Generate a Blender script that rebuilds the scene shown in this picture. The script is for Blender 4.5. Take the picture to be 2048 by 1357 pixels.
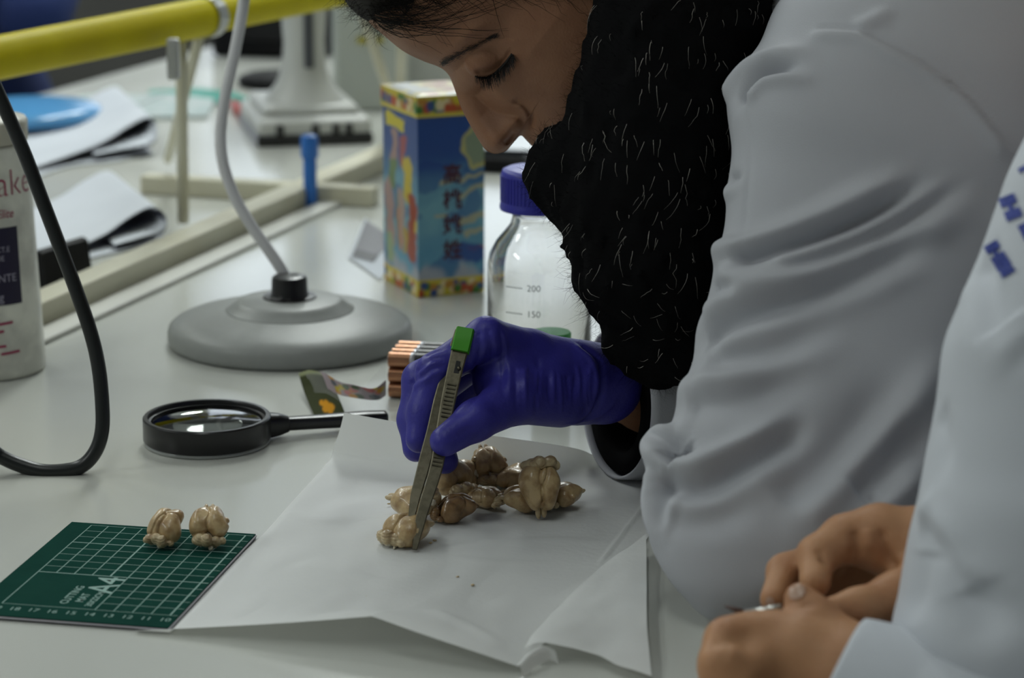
import bpy, bmesh, math, random
import numpy as np
from mathutils import Vector, Matrix
from mathutils.bvhtree import BVHTree

for o in list(bpy.data.objects): bpy.data.objects.remove(o)
SC = bpy.context.scene
COL = SC.collection
rng = np.random.default_rng(7)
random.seed(7)
TZ = 0.90                      # height of the bench top above the floor (m)

# ------------------------------------------------------------------ camera
FPX = 5000.0                   # focal length in pixels of the 2048 wide frame
CAMH, PITCH, ROLL = 0.4404628, 0.2433812, -0.003215
CAM = np.array([0, 0, TZ + CAMH])
FW = np.array([0, math.cos(PITCH), -math.sin(PITCH)])
U0 = np.array([0, math.sin(PITCH), math.cos(PITCH)])
R0 = np.array([1., 0, 0])
RT = math.cos(ROLL) * R0 - math.sin(ROLL) * U0
UP = math.sin(ROLL) * R0 + math.cos(ROLL) * U0
cd = bpy.data.cameras.new('camera')
cam = bpy.data.objects.new('camera', cd); COL.objects.link(cam)
cam.matrix_world = Matrix(((RT[0], UP[0], -FW[0], CAM[0]), (RT[1], UP[1], -FW[1], CAM[1]),
                           (RT[2], UP[2], -FW[2], CAM[2]), (0, 0, 0, 1)))
cd.sensor_fit = 'HORIZONTAL'; cd.sensor_width = 23.6; cd.lens = 23.6 * FPX / 2048
cd.clip_start = 0.05; cd.clip_end = 60
cd.dof.use_dof = True; cd.dof.focus_distance = 1.42; cd.dof.aperture_fstop = 5.4
SC.camera = cam

# ------------------------------------------------------------------ world, lights, exposure
SC.view_settings.view_transform = 'Standard'; SC.view_settings.look = 'None'
SC.view_settings.gamma = 1.0; SC.view_settings.use_curve_mapping = False
SC.view_settings.exposure = -0.12
W = bpy.data.worlds.new('world'); SC.world = W; W.use_nodes = True
W.node_tree.nodes['Background'].inputs[0].default_value = (0.80, 0.90, 1.0, 1)
W.node_tree.nodes['Background'].inputs[1].default_value = 2.3
def area(name, loc, sx, sy, power, col, rot=(0, 0, 0)):
    l = bpy.data.lights.new(name, 'AREA'); l.shape = 'RECTANGLE'; l.size = sx; l.size_y = sy
    l.energy = power; l.color = col
    o = bpy.data.objects.new(name, l); COL.objects.link(o); o.location = loc; o.rotation_euler = rot
    return o
LAMPS = [(-1.7, 2.2, 2.72, 14), (-0.1, 3.2, 2.72, 25), (-1.7, 3.7, 2.72, 20), (-0.1, 4.7, 2.72, 24), (-1.7, 5.2, 2.72, 15), (1.5, 4.2, 2.72, 9), (-2.5, 0.3, 2.72, 24), (-0.3, 0.8, 2.72, 5)]  # the last pair is unseen fill, added to brighten the camera-facing sides
for i, (x, y, z, p) in enumerate(LAMPS):
    area('ceiling_or_fill_lamp', (x, y, z), 0.28, 1.15, p, (0.93, 0.99, 0.96))
SC.cycles.use_denoising = True
SC.cycles.max_bounces = 8; SC.cycles.transparent_max_bounces = 12
SC.cycles.sample_clamp_indirect = 4.0
SC.cycles.caustics_reflective = False; SC.cycles.caustics_refractive = True

# ------------------------------------------------------------------ pixel rays (reference frame 2048 x 1357) to points in the room
def D(px, py): return FW + (px - 1024) / FPX * RT + (678.5 - py) / FPX * UP
def P(px, py, d): return CAM + D(px, py) * d
def T(px, py, z=0.0):
    v = D(px, py); return CAM + v * ((TZ + z - CAM[2]) / v[2])
def depth_of(X): return (np.asarray(X) - CAM) @ FW
def pxm(d): return FPX / d     # pixels per metre at depth d

# ------------------------------------------------------------------ materials
MATS = {}
def mat(name, col, rough=0.5, metal=0.0, spec=0.5, sss=0.0, trans=0.0, ior=1.45, noise=None, bump=None, coat=0.0, attr=None, sheen=0.0, alpha=1.0, emit=None):
    if name in MATS: return MATS[name]
    m = bpy.data.materials.new(name); m.use_nodes = True
    nt = m.node_tree; b = nt.nodes['Principled BSDF']
    b.inputs['Base Color'].default_value = (*col, 1)
    b.inputs['Roughness'].default_value = rough; b.inputs['Metallic'].default_value = metal
    b.inputs['IOR'].default_value = ior
    b.inputs['Specular IOR Level'].default_value = spec
    b.inputs['Transmission Weight'].default_value = trans
    b.inputs['Alpha'].default_value = alpha
    if sss:
        b.inputs['Subsurface Weight'].default_value = sss
        b.inputs['Subsurface Radius'].default_value = (0.01, 0.004, 0.002)
        b.inputs['Subsurface Scale'].default_value = 0.6
    if coat: b.inputs['Coat Weight'].default_value = coat; b.inputs['Coat Roughness'].default_value = 0.1
    if sheen: b.inputs['Sheen Weight'].default_value = sheen
    if emit: b.inputs['Emission Color'].default_value = (*emit[0], 1); b.inputs['Emission Strength'].default_value = emit[1]
    tc = None
    if noise or bump:
        tc = nt.nodes.new('ShaderNodeTexCoord')
    if noise:                      # (scale, colour 2, contrast low, contrast high)
        sc, c2, lo, hi = noise
        n = nt.nodes.new('ShaderNodeTexNoise'); n.inputs['Scale'].default_value = sc; n.inputs['Detail'].default_value = 4
        nt.links.new(tc.outputs['Object'], n.inputs['Vector'])
        mr = nt.nodes.new('ShaderNodeMapRange'); mr.inputs[1].default_value = lo; mr.inputs[2].default_value = hi
        nt.links.new(n.outputs['Fac'], mr.inputs[0])
        mx = nt.nodes.new('ShaderNodeMix'); mx.data_type = 'RGBA'
        mx.inputs[6].default_value = (*col, 1); mx.inputs[7].default_value = (*c2, 1)
        nt.links.new(mr.outputs[0], mx.inputs[0]); nt.links.new(mx.outputs[2], b.inputs['Base Color'])
    if attr:
        a = nt.nodes.new('ShaderNodeVertexColor'); a.layer_name = attr
        nt.links.new(a.outputs['Color'], b.inputs['Base Color'])
    if bump:                       # (scale, distance)
        n = nt.nodes.new('ShaderNodeTexNoise'); n.inputs['Scale'].default_value = bump[0]; n.inputs['Detail'].default_value = 3
        nt.links.new(tc.outputs['Object'], n.inputs['Vector'])
        bp = nt.nodes.new('ShaderNodeBump'); bp.inputs['Strength'].default_value = 0.6; bp.inputs['Distance'].default_value = bump[1]
        nt.links.new(n.outputs['Fac'], bp.inputs['Height']); nt.links.new(bp.outputs['Normal'], b.inputs['Normal'])
    MATS[name] = m
    return m

# ------------------------------------------------------------------ objects
def root_of(o):
    return np.array(o['_o']) if o is not None and '_o' in o else np.zeros(3)
def thing(name, label, cat, loc, group=None):
    o = bpy.data.objects.new(name, None); COL.objects.link(o); o.empty_display_size = 0.02
    o.location = loc; o['_o'] = [float(v) for v in loc]
    o['label'] = label; o['category'] = cat
    if group: o['group'] = group
    return o
def mesh(name, V, F, m, parent=None, smooth=True, label=None, origin=None, colors=None, kind=None):
    """one mesh object; V in room coordinates unless origin is (0,0,0) with local coordinates"""
    V = np.asarray(V, float)
    org = root_of(parent) if parent is not None else (np.zeros(3) if origin is None else np.array(origin))
    if parent is None and origin is None: org = np.array([V[:, 0].mean(), V[:, 1].mean(), V[:, 2].min()])
    L = V - org
    me = bpy.data.meshes.new(name)
    if isinstance(F, np.ndarray):
        k = F.shape[1]; n = len(F)
        me.vertices.add(len(L)); me.vertices.foreach_set('co', L.astype(np.float32).ravel())
        me.loops.add(n * k); me.loops.foreach_set('vertex_index', F.astype(np.int32).ravel())
        me.polygons.add(n); me.polygons.foreach_set('loop_start', np.arange(0, n * k, k, dtype=np.int32))
        me.update(calc_edges=True)
    else:
        me.from_pydata(L.tolist(), [], F)
    me.validate()
    if smooth: me.polygons.foreach_set('use_smooth', np.ones(len(me.polygons), bool))
    if colors is not None:
        ca = me.color_attributes.new('paint', 'FLOAT_COLOR', 'POINT')
        c4 = np.ones((len(V), 4), np.float32); c4[:, :3] = colors
        ca.data.foreach_set('color', c4.ravel())
    me.materials.append(m)
    o = bpy.data.objects.new(name, me); COL.objects.link(o)
    if parent is None: o.location = org
    else: o.parent = parent
    o['_o'] = [float(v) for v in org]
    if label: o['label'] = label
    if kind: o['kind'] = kind
    return o
def tag(o, label=None, cat=None, group=None, kind=None):
    if label: o['label'] = label
    if cat: o['category'] = cat
    if group: o['group'] = group
    if kind: o['kind'] = kind
    return o
class MB:
    """collects simple solids into one mesh"""
    def __init__(s): s.V = []; s.F = []
    def add(s, V, F):
        b = len(s.V); s.V += [tuple(v) for v in V]; s.F += [tuple(i + b for i in f) for f in F]; return s
    def box(s, c, sx, sy, sz, ax=None, bev=0.0):
        """c centre, ax = 3x3 rows of axes"""
        ax = np.eye(3) if ax is None else np.asarray(ax, float)
        bm = bmesh.new(); bmesh.ops.create_cube(bm, size=1)
        bmesh.ops.scale(bm, vec=(sx, sy, sz), verts=bm.verts)
        if bev: bmesh.ops.bevel(bm, geom=list(bm.edges), offset=bev, segments=3, affect='EDGES', profile=0.5)
        V = np.array([v.co[:] for v in bm.verts]) @ ax + np.asarray(c)
        bm.verts.ensure_lookup_table(); F = [[v.index for v in f.verts] for f in bm.faces]; bm.free()
        return s.add(V, F)
    def tube(s, pts, r, n=12, closed=False):
        V, F = tube_vf(pts, r, n, closed); return s.add(V, [tuple(f) for f in F])
    def lathe(s, prof, c, n=64, ax=None):
        V, F = lathe_vf(prof, c, n, ax); return s.add(V, [tuple(f) for f in F])
    def prism(s, poly, z0, z1):
        """poly: list of xy; extruded in z"""
        n = len(poly); V = [(x, y, z0) for x, y in poly] + [(x, y, z1) for x, y in poly]
        F = [tuple(range(n - 1, -1, -1)), tuple(range(n, 2 * n))] + [(i, (i + 1) % n, n + (i + 1) % n, n + i) for i in range(n)]
        return s.add(V, F)
    def done(s, name, m, parent=None, smooth=False, **k): return mesh(name, np.array(s.V), s.F, m, parent, smooth, **k)
def autosmooth(o, ang=40):
    me = o.data; me.polygons.foreach_set('use_smooth', np.ones(len(me.polygons), bool))
    me.set_sharp_from_angle(angle=math.radians(ang)); return o
def catmull(pts, n=12, closed=False):
    p = np.asarray(pts, float)
    if closed: q = np.vstack([p[-1:], p, p[:2]])
    else: q = np.vstack([2 * p[0] - p[1], p, 2 * p[-1] - p[-2]])
    out = []
    for i in range(1, len(q) - 2):
        t = np.linspace(0, 1, n, endpoint=False)[:, None]
        a, b, c, d = q[i - 1], q[i], q[i + 1], q[i + 2]
        out.append(0.5 * (2 * b + (c - a) * t + (2 * a - 5 * b + 4 * c - d) * t ** 2 + (3 * b - a - 3 * c + d) * t ** 3))
    if not closed: out.append(q[-2][None])
    return np.vstack(out)
def frames(p):
    t = np.gradient(p, axis=0); t /= np.linalg.norm(t, axis=1)[:, None] + 1e-12
    u = np.cross(t[0], [0.31, 0.2, 0.93]); u /= np.linalg.norm(u)
    Us = []
    for k in range(len(p)):
        u = u - t[k] * (u @ t[k]); u /= np.linalg.norm(u) + 1e-12; Us.append(u)
    Us = np.array(Us); return t, Us, np.cross(t, Us)
def tube_vf(pts, r, n=12, closed=False):
    p = np.asarray(pts, float); r = np.broadcast_to(np.asarray(r, float), (len(p),))
    t, u, w = frames(p)
    a = np.linspace(0, 2 * np.pi, n, endpoint=False)
    V = (p[:, None] + r[:, None, None] * (np.cos(a)[None, :, None] * u[:, None] + np.sin(a)[None, :, None] * w[:, None])).reshape(-1, 3)
    m = len(p); F = []
    for k in range(m if closed else m - 1):
        k2 = (k + 1) % m
        for j in range(n): F.append((k * n + j, k * n + (j + 1) % n, k2 * n + (j + 1) % n, k2 * n + j))
    if not closed:
        F.append(tuple(range(n - 1, -1, -1))); F.append(tuple((m - 1) * n + j for j in range(n)))
    return V, F
def lathe_vf(prof, c, n=64, ax=None):
    """prof: (r, z) list from bottom to top; ax rows = x,y,z axes"""
    ax = np.eye(3) if ax is None else np.asarray(ax, float)
    a = np.linspace(0, 2 * np.pi, n, endpoint=False); V = []
    for r, z in prof:
        V += [(r * math.cos(t), r * math.sin(t), z) for t in a]
    V = np.array(V) @ ax + np.asarray(c); F = []
    for k in range(len(prof) - 1):
        for j in range(n): F.append((k * n + j, k * n + (j + 1) % n, (k + 1) * n + (j + 1) % n, (k + 1) * n + j))
    if prof[0][0] > 1e-5: F.append(tuple(range(n - 1, -1, -1)))
    if prof[-1][0] > 1e-5: F.append(tuple((len(prof) - 1) * n + j for j in range(n)))
    return V, F
def axes_from(z, hint=(0, 0, 1)):
    z = np.asarray(z, float); z = z / np.linalg.norm(z)
    h = np.asarray(hint, float)
    if abs(h @ z) > 0.97: h = np.array([1., 0, 0])
    x = np.cross(h, z); x /= np.linalg.norm(x); return np.array([x, np.cross(z, x), z])
def grid_faces(nu, nv, wrap_u=False):
    """vertices ordered v-major rows of nu"""
    i = np.arange(nu if wrap_u else nu - 1); j = np.arange(nv - 1)
    I, J = np.meshgrid(i, j); I2 = (I + 1) % nu
    return np.stack([J * nu + I, J * nu + I2, (J + 1) * nu + I2, (J + 1) * nu + I], -1).reshape(-1, 4)
def coons(B, Tp, L, R):
    """bottom, top (n,3), left, right (m,3) -> grid m x n"""
    n, m = len(B), len(L); u = np.linspace(0, 1, n)[None, :, None]; v = np.linspace(0, 1, m)[:, None, None]
    return ((1 - v) * B[None] + v * Tp[None] + (1 - u) * L[:, None] + u * R[:, None]
            - (1 - u) * (1 - v) * B[0] - u * (1 - v) * B[-1] - (1 - u) * v * Tp[0] - u * v * Tp[-1])
def resample(p, n):
    p = np.asarray(p, float); s = np.r_[0, np.cumsum(np.linalg.norm(np.diff(p, axis=0), axis=1))]
    q = np.linspace(0, s[-1], n); return np.stack([np.interp(q, s, p[:, k]) for k in range(p.shape[1])], 1)
def vnoise(X, scale, seed=0, octaves=3):
    """cheap smooth noise: sum of rotated sines, about -1..1"""
    r = np.random.default_rng(seed); X = np.asarray(X, float); out = np.zeros(len(X)); amp = 1.0; tot = 0
    for o in range(octaves):
        for k in range(5):
            d = r.normal(size=X.shape[1]); d /= np.linalg.norm(d); ph = r.uniform(0, 6.28)
            out += amp * np.sin(X @ d * scale * (1 + 0.35 * r.uniform(-1, 1)) + ph)
        tot += amp * 2.2; amp *= 0.5; scale *= 2.03
    return out / tot
def sstep(a, b, x):
    t = np.clip((np.asarray(x, float) - a) / (b - a), 0, 1); return t * t * (3 - 2 * t)
def text(name, body, size, origin, xdir, ydir, m, parent, font=None, thick=0.0, align='LEFT', offset=0.0, wrap=None, shear=0.0):
    """flat lettering; wrap: function mapping local (x,y) arrays to room points"""
    cu = bpy.data.curves.new(name, 'FONT'); cu.body = body; cu.size = size; cu.align_x = align; cu.offset = offset; cu.shear = shear
    cu.resolution_u = 4
    to = bpy.data.objects.new(name, cu); COL.objects.link(to)
    bpy.context.view_layer.update()
    me = bpy.data.meshes.new_from_object(to.evaluated_get(bpy.context.evaluated_depsgraph_get()))
    bpy.data.objects.remove(to)
    V = np.array([v.co[:] for v in me.vertices]); F = [tuple(p.vertices) for p in me.polygons]
    bpy.data.meshes.remove(me)
    if len(V) == 0: return None
    if wrap is not None: X = wrap(V[:, 0], V[:, 1])
    else: X = np.asarray(origin) + V[:, :1] * np.asarray(xdir) + V[:, 1:2] * np.asarray(ydir)
    return mesh(name, X, F, m, parent, False)
# ------------------------------------------------------------------ smooth implicit solids
def smin(a, b, k):
    if k <= 0: return np.minimum(a, b)
    h = np.clip(0.5 + 0.5 * (b - a) / k, 0, 1); return b + (a - b) * h - k * h * (1 - h)
def sd_cone(X, a, b, ra, rb):
    ab = b - a; L = ab @ ab + 1e-12
    t = np.clip(((X - a) @ ab) / L, 0, 1)
    return np.linalg.norm(X - a - t[:, None] * ab, axis=1) - (ra + (rb - ra) * t)
def sd_ell(X, c, r, ax=None):
    q = X - c
    if ax is not None: q = q @ np.asarray(ax).T
    k0 = np.linalg.norm(q / r, axis=1); k1 = np.linalg.norm(q / (np.asarray(r) ** 2), axis=1) + 1e-12
    return k0 * (k0 - 1) / k1
def solid(prims, k, vox, disp=None, smooth=1):
    """prims: ('c',a,b,ra,rb[,k]) or ('e',c,r,ax[,k]); surface nets over a grid"""
    lo = np.full(3, 1e9); hi = -lo
    for p in prims:
        if p[0] == 'c':
            for q, r in ((p[1], p[3]), (p[2], p[4])): lo = np.minimum(lo, q - r); hi = np.maximum(hi, q + r)
        else: lo = np.minimum(lo, p[1] - max(p[2])); hi = np.maximum(hi, p[1] + max(p[2]))
    lo -= 3 * vox + k * .3; hi += 3 * vox + k * .3
    n = np.ceil((hi - lo) / vox).astype(int) + 1
    xs = [lo[i] + vox * np.arange(n[i]) for i in range(3)]
    val = np.full(n, 1e3, np.float32)
    for p in prims:
        kk = p[5] if p[0] == 'c' and len(p) > 5 else (p[4] if p[0] == 'e' and len(p) > 4 else k)
        if p[0] == 'c':
            a, b = np.asarray(p[1]), np.asarray(p[2]); m = max(p[3], p[4]); l, h = np.minimum(a, b) - m, np.maximum(a, b) + m
        else: l, h = p[1] - max(p[2]), p[1] + max(p[2])
        mg = kk + 3 * vox
        i0 = np.clip(np.floor((l - mg - lo) / vox).astype(int), 0, n); i1 = np.clip(np.ceil((h + mg - lo) / vox).astype(int) + 1, 0, n)
        sl = tuple(slice(i0[i], i1[i]) for i in range(3))
        G = np.stack(np.meshgrid(*[xs[i][sl[i]] for i in range(3)], indexing='ij'), -1); sh = G.shape[:3]; X = G.reshape(-1, 3)
        d = sd_cone(X, a, b, p[3], p[4]) if p[0] == 'c' else sd_ell(X, np.asarray(p[1]), np.asarray(p[2]), p[3])
        sub = val[sl].reshape(-1).astype(float)
        val[sl] = smin(sub, d, kk).reshape(sh)
    if disp is not None:
        near = np.argwhere(np.abs(val) < 0.03); X = lo + vox * near
        val[tuple(near.T)] += disp(X)
    return nets(val, lo, vox, smooth)
def nets(val, lo, vox, smooth=1):
    n = np.array(val.shape); s = val < 0
    c = np.zeros(n - 1, np.int8)
    for dx in (0, 1):
        for dy in (0, 1):
            for dz in (0, 1): c += s[dx:n[0] - 1 + dx, dy:n[1] - 1 + dy, dz:n[2] - 1 + dz]
    cells = np.argwhere((c > 0) & (c < 8)); idx = np.full(n - 1, -1, np.int64); idx[tuple(cells.T)] = np.arange(len(cells))
    acc = np.zeros((len(cells), 3)); cnt = np.zeros(len(cells))
    cor = [(x, y, z) for x in (0, 1) for y in (0, 1) for z in (0, 1)]
    for i, a in enumerate(cor):
        for b in cor[i + 1:]:
            if sum(abs(a[q] - b[q]) for q in range(3)) != 1: continue
            va = val[tuple((cells + a).T)].astype(float); vb = val[tuple((cells + b).T)].astype(float); m = (va < 0) != (vb < 0)
            t = va / np.where(m, va - vb, 1); pt = np.array(a) + t[:, None] * (np.array(b) - np.array(a))
            acc[m] += pt[m]; cnt[m] += 1
    V = lo + vox * (cells + acc / cnt[:, None])
    Fs = []
    for ax in range(3):
        u, v = (ax + 1) % 3, (ax + 2) % 3
        sl0 = [slice(None)] * 3; sl1 = [slice(None)] * 3; sl0[ax] = slice(0, -1); sl1[ax] = slice(1, None)
        a = s[tuple(sl0)]; b = s[tuple(sl1)]
        e = np.argwhere(a != b); e = e[(e[:, u] > 0) & (e[:, v] > 0) & (e[:, u] < n[u] - 1) & (e[:, v] < n[v] - 1)]
        if not len(e): continue
        fl = a[tuple(e.T)]
        eu = np.zeros(3, int); eu[u] = 1; ev = np.zeros(3, int); ev[v] = 1
        q = np.stack([idx[tuple((e - eu - ev).T)], idx[tuple((e - ev).T)], idx[tuple(e.T)], idx[tuple((e - eu).T)]], 1)
        q[~fl] = q[~fl][:, ::-1]; Fs.append(q)
    F = np.vstack(Fs)
    for _ in range(smooth): V = relax(V, F, 0.5)
    return V, F
def relax(V, F, w=0.5):
    S = np.zeros_like(V); N = np.zeros(len(V))
    for k in range(F.shape[1]):
        a, b = F[:, k], F[:, (k + 1) % F.shape[1]]
        for i, j in ((a, b), (b, a)):
            for q in range(3): S[:, q] += np.bincount(i, V[j, q], len(V))
            N += np.bincount(i, minlength=len(V))
    return V + w * (S / np.maximum(N, 1)[:, None] - V)
def normals(V, F):
    if F.shape[1] == 4: f = np.cross(V[F[:, 2]] - V[F[:, 0]], V[F[:, 3]] - V[F[:, 1]])
    else: f = np.cross(V[F[:, 1]] - V[F[:, 0]], V[F[:, 2]] - V[F[:, 0]])
    N = np.zeros_like(V)
    for k in range(F.shape[1]):
        for q in range(3): N[:, q] += np.bincount(F[:, k], f[:, q], len(V))
    return N / (np.linalg.norm(N, axis=1)[:, None] + 1e-12)
def bvh_of(V, F): return BVHTree.FromPolygons(V.tolist(), F.tolist())
def hit(bvh, px, py):
    h = bvh.ray_cast(Vector(CAM), Vector(D(px, py)).normalized()); return None if h[0] is None else (np.array(h[0]), np.array(h[1]))
def strokes(V, F, items):
    """items: (pixel polyline, amplitude m, width m[, taper]) seam, fold or crease modelled along a line on the surface"""
    bvh = bvh_of(V, F); N = normals(V, F); V0 = V; off = np.zeros(len(V))
    for it in items:
        pts, amp, wid = it[:3]; tp = it[3] if len(it) > 3 else 0.15
        q = catmull(pts, 10); h = [hit(bvh, *p) for p in q]; h = [x[0] for x in h if x is not None]
        if len(h) < 4: continue
        h = resample(np.array(h), max(12, len(h)))
        # drop stretches where the ray jumped to another surface
        sel = np.where(np.all((V0 > h.min(0) - 3 * wid) & (V0 < h.max(0) + 3 * wid), axis=1))[0]
        if not len(sel): continue
        X = V0[sel]; best = np.full(len(sel), 1e9); bt = np.zeros(len(sel)); m = len(h) - 1
        for k in range(m):
            ab = h[k + 1] - h[k]; t = np.clip((X - h[k]) @ ab / (ab @ ab + 1e-12), 0, 1)
            d = np.linalg.norm(X - h[k] - t[:, None] * ab, axis=1); u = d < best; best[u] = d[u]; bt[u] = (k + t[u]) / m
        w = np.exp(-(best / wid) ** 2) * (sstep(0, min(tp, .15), bt + .04) * sstep(0, min(tp * 2.4, .5), 1 - bt) if tp > 0 else 1)
        off[sel] += amp * w
    return V + N * off[:, None]
def clean_seg(h): return h

# ------------------------------------------------------------------ the room
grey = mat('grey_wall_paint', (0.075, 0.075, 0.068), 0.8, noise=(3, (0.065, 0.065, 0.06), .4, .6))
greyd = mat('dark_floor', (0.05, 0.05, 0.046), 0.6, noise=(6, (0.04, 0.04, 0.036), .4, .6))
white_paint = mat('white_ceiling_paint', (0.7, 0.7, 0.68), 0.9, noise=(4, (0.66, 0.66, 0.64), .4, .6))
frame_m = mat('window_frame_paint', (0.6, 0.6, 0.6), 0.5)
RX0, RX1, RY0, RY1, RH = -3.2, 2.6, -1.6, 6.4, 2.8
def slab(name, c, sx, sy, sz, m, **k):
    o = MB().box(c, sx, sy, sz).done(name, m); o['kind'] = 'structure'; return o
slab('floor', ((RX0 + RX1) / 2, (RY0 + RY1) / 2, -0.05), RX1 - RX0, RY1 - RY0, 0.1, greyd)
slab('ceiling', ((RX0 + RX1) / 2, (RY0 + RY1) / 2, RH + 0.05), RX1 - RX0, RY1 - RY0, 0.1, white_paint)
pale = mat('pale_wall_paint', (0.55, 0.56, 0.56), 0.8, noise=(3, (0.51, 0.52, 0.52), .4, .6))
slab('wall_left', (RX0 - 0.05, (RY0 + RY1) / 2, RH / 2), 0.1, RY1 - RY0, RH, pale)
slab('wall_right', (RX1 + 0.05, (RY0 + RY1) / 2, RH / 2), 0.1, RY1 - RY0, RH, pale)
slab('wall_front', ((RX0 + RX1) / 2, RY0 - 0.05, RH / 2), RX1 - RX0, 0.1, RH, pale)
WIN = [(-2.5, -1.2), (-0.85, 0.45), (0.8, 2.1)]; WZ0, WZ1 = 1.25, 2.5
yb = RY1 + 0.05
tag(MB().box(((RX0 + RX1) / 2, yb, WZ0 / 2), RX1 - RX0, 0.1, WZ0).done('wall_back', grey), kind='structure')
mb = MB(); mb.box(((RX0 + RX1) / 2, yb, (WZ1 + RH) / 2), RX1 - RX0, 0.1, RH - WZ1)
xs = [RX0] + [v for w in WIN for v in w] + [RX1]
for i in range(0, len(xs), 2): mb.box(((xs[i] + xs[i + 1]) / 2, yb, (WZ0 + WZ1) / 2), xs[i + 1] - xs[i], 0.1, WZ1 - WZ0)
tag(mb.done('wall_back', pale), kind='structure')
for i, (a, b) in enumerate(WIN):
    w = bpy.data.objects.new('window_%d' % (i + 1), None); COL.objects.link(w); w.location = ((a + b) / 2, yb, WZ0); w['_o'] = [(a + b) / 2, yb, WZ0]; w['kind'] = 'structure'
    f = MB()
    for x in (a + .025, (a + b) / 2, b - .025): f.box((x, yb, (WZ0 + WZ1) / 2), .05, .06, WZ1 - WZ0 - 0.004)
    for z in (WZ0 + .027, WZ1 - .027): f.box(((a + b) / 2, yb, z), b - a - 0.004, .055, .05)
    f.done('window_frame', frame_m, w)
    g = MB(); g.box(((a + b) / 2, yb, (WZ0 + WZ1) / 2), b - a - .1, .006, WZ1 - WZ0 - .1)
    g.done('pane', mat('window_glass', (1, 1, 1), 0.0, trans=1.0, ior=1.02, spec=0.1), w)
    pl = area('window_portal', ((a + b) / 2, yb + .08, (WZ0 + WZ1) / 2), b - a, WZ1 - WZ0, 1, (1, 1, 1), (math.radians(-90), 0, 0)); pl.data.cycles.is_portal = True
lampm = mat('lamp_housing', (0.7, 0.7, 0.7), 0.5)
for i, (x, y, z, p) in enumerate(LAMPS):  # the added fill pair gets invented housings too
    t = MB().box((x, y, 2.768), 0.34, 1.25, 0.06).done('ceiling_or_fill_lamp_housing', lampm)
    tag(t, 'white housing of a ceiling or added fill lamp hanging over the bench', 'lamp', 'ceiling lamps over the benches')
# ------------------------------------------------------------------ the bench
ub = np.array([0.318, 0.948, 0.0]); ub /= np.linalg.norm(ub); vb = np.array([ub[1], -ub[0], 0])   # along, and towards the near side
railO = T(370, 463, .0185); railO[2] = TZ
def bench_pt(s, t, z=0.0): return railO + ub * s + vb * t + np.array([0, 0, z])
wtop = mat('white_laminate', (0.52, 0.53, 0.495), 0.21, spec=0.6, noise=(2.2, (0.57, 0.57, 0.515), 0.56, 0.78))
bench = thing('lab_bench', 'long white laminate lab bench everything stands on', 'bench', bench_pt(0, 0.1) - np.array([0, 0, TZ]))
S0, S1, T0, T1 = -2.6, 2.6, -0.57, 0.76
ax_b = np.array([ub, vb, [0, 0, 1]])
c = bench_pt((S0 + S1) / 2, (T0 + T1) / 2, -0.018)
MB().box(c, S1 - S0, T1 - T0, 0.036, ax_b, 0.003).done('worktop', wtop, bench)
c = bench_pt((S0 + S1) / 2, (T0 + T1) / 2, -0.036 - 0.38); c2 = c.copy()
MB().box(c, S1 - S0 - 0.1, T1 - T0 - 0.5, 0.76, ax_b).done('cabinet_body', mat('cabinet_grey', (0.35, 0.35, 0.33), 0.5), bench)
c3 = c.copy(); c3[2] = 0.05
MB().box(c3, S1 - S0 - 0.2, T1 - T0 - 0.6, 0.1, ax_b).done('plinth', mat('plinth_black', (0.02, 0.02, 0.02), 0.6), bench)
# ------------------------------------------------------------------ cutting mat
MZ = 0.0026; MSC = (CAMH - MZ) / CAMH; MYAW = -0.1931112515969721
mc, ms_ = math.cos(MYAW), math.sin(MYAW)
MX = np.array([mc, ms_, 0]); MY = np.array([-ms_, mc, 0])
def M(X, Y, z=0.0):            # mat grid centimetres (0,0 = line 15 on the front line)
    q = np.array([-0.22139, 1.20149, 0]) + MX * X * .01 + MY * Y * .01
    return np.array([q[0] * MSC, q[1] * MSC, TZ + MZ + z])
cm_ = 0.01 * MSC
matg = mat('mat_green', (0.0065, 0.046, 0.034), 0.8, spec=0.02, noise=(40, (0.005, 0.039, 0.029), .4, .65), bump=(900, .0002))
matw = mat('mat_core_white', (0.50, 0.48, 0.52), 0.6)
matk = mat('mat_layer_dark', (0.012, 0.014, 0.022), 0.6)
prn = mat('mat_print', (0.27, 0.40, 0.36), 0.7, spec=.05)
mat_t = thing('cutting_mat', 'dark green cutting mat with pale grid, numbers and A4 lettering', 'cutting mat', M(0, 5, -MZ))
mx0, mx1, my0, my1 = -5.3, 5.47, -1.72, 13.35
def layer(name, z0, z1, m, e=0.0, parent=mat_t):
    V = [M(x, y, z) for z in (z0 - MZ, z1 - MZ) for x, y in ((mx0 - e, my0 - e), (mx1 + e, my0 - e), (mx1 + e, my1 + e), (mx0 - e, my1 + e))]
    return MB().add(V, [(3, 2, 1, 0), (4, 5, 6, 7), (0, 1, 5, 4), (1, 2, 6, 5), (2, 3, 7, 6), (3, 0, 4, 7)]).done(name, m, parent)
layer('dark_backing_layer', 0.0004, 0.0011, matk, .02); layer('white_core_layer', 0.0011, 0.0019, matw, .05); layer('dark_layer', 0.0019, 0.0023, matk, .0)
layer('green_surface', 0.0023, MZ, matg, .0)
g = MB()
def mline(xa, ya, xb, yb, w):
    a, b = np.array([xa, ya]), np.array([xb, yb]); d = (b - a) / np.linalg.norm(b - a); n = np.array([-d[1], d[0]]) * w / 2
    q = [a - n, b - n, b + n, a + n]; V = [M(x, y, 0.00003) for x, y in q]; g.add(V, [(0, 1, 2, 3)])
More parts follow.
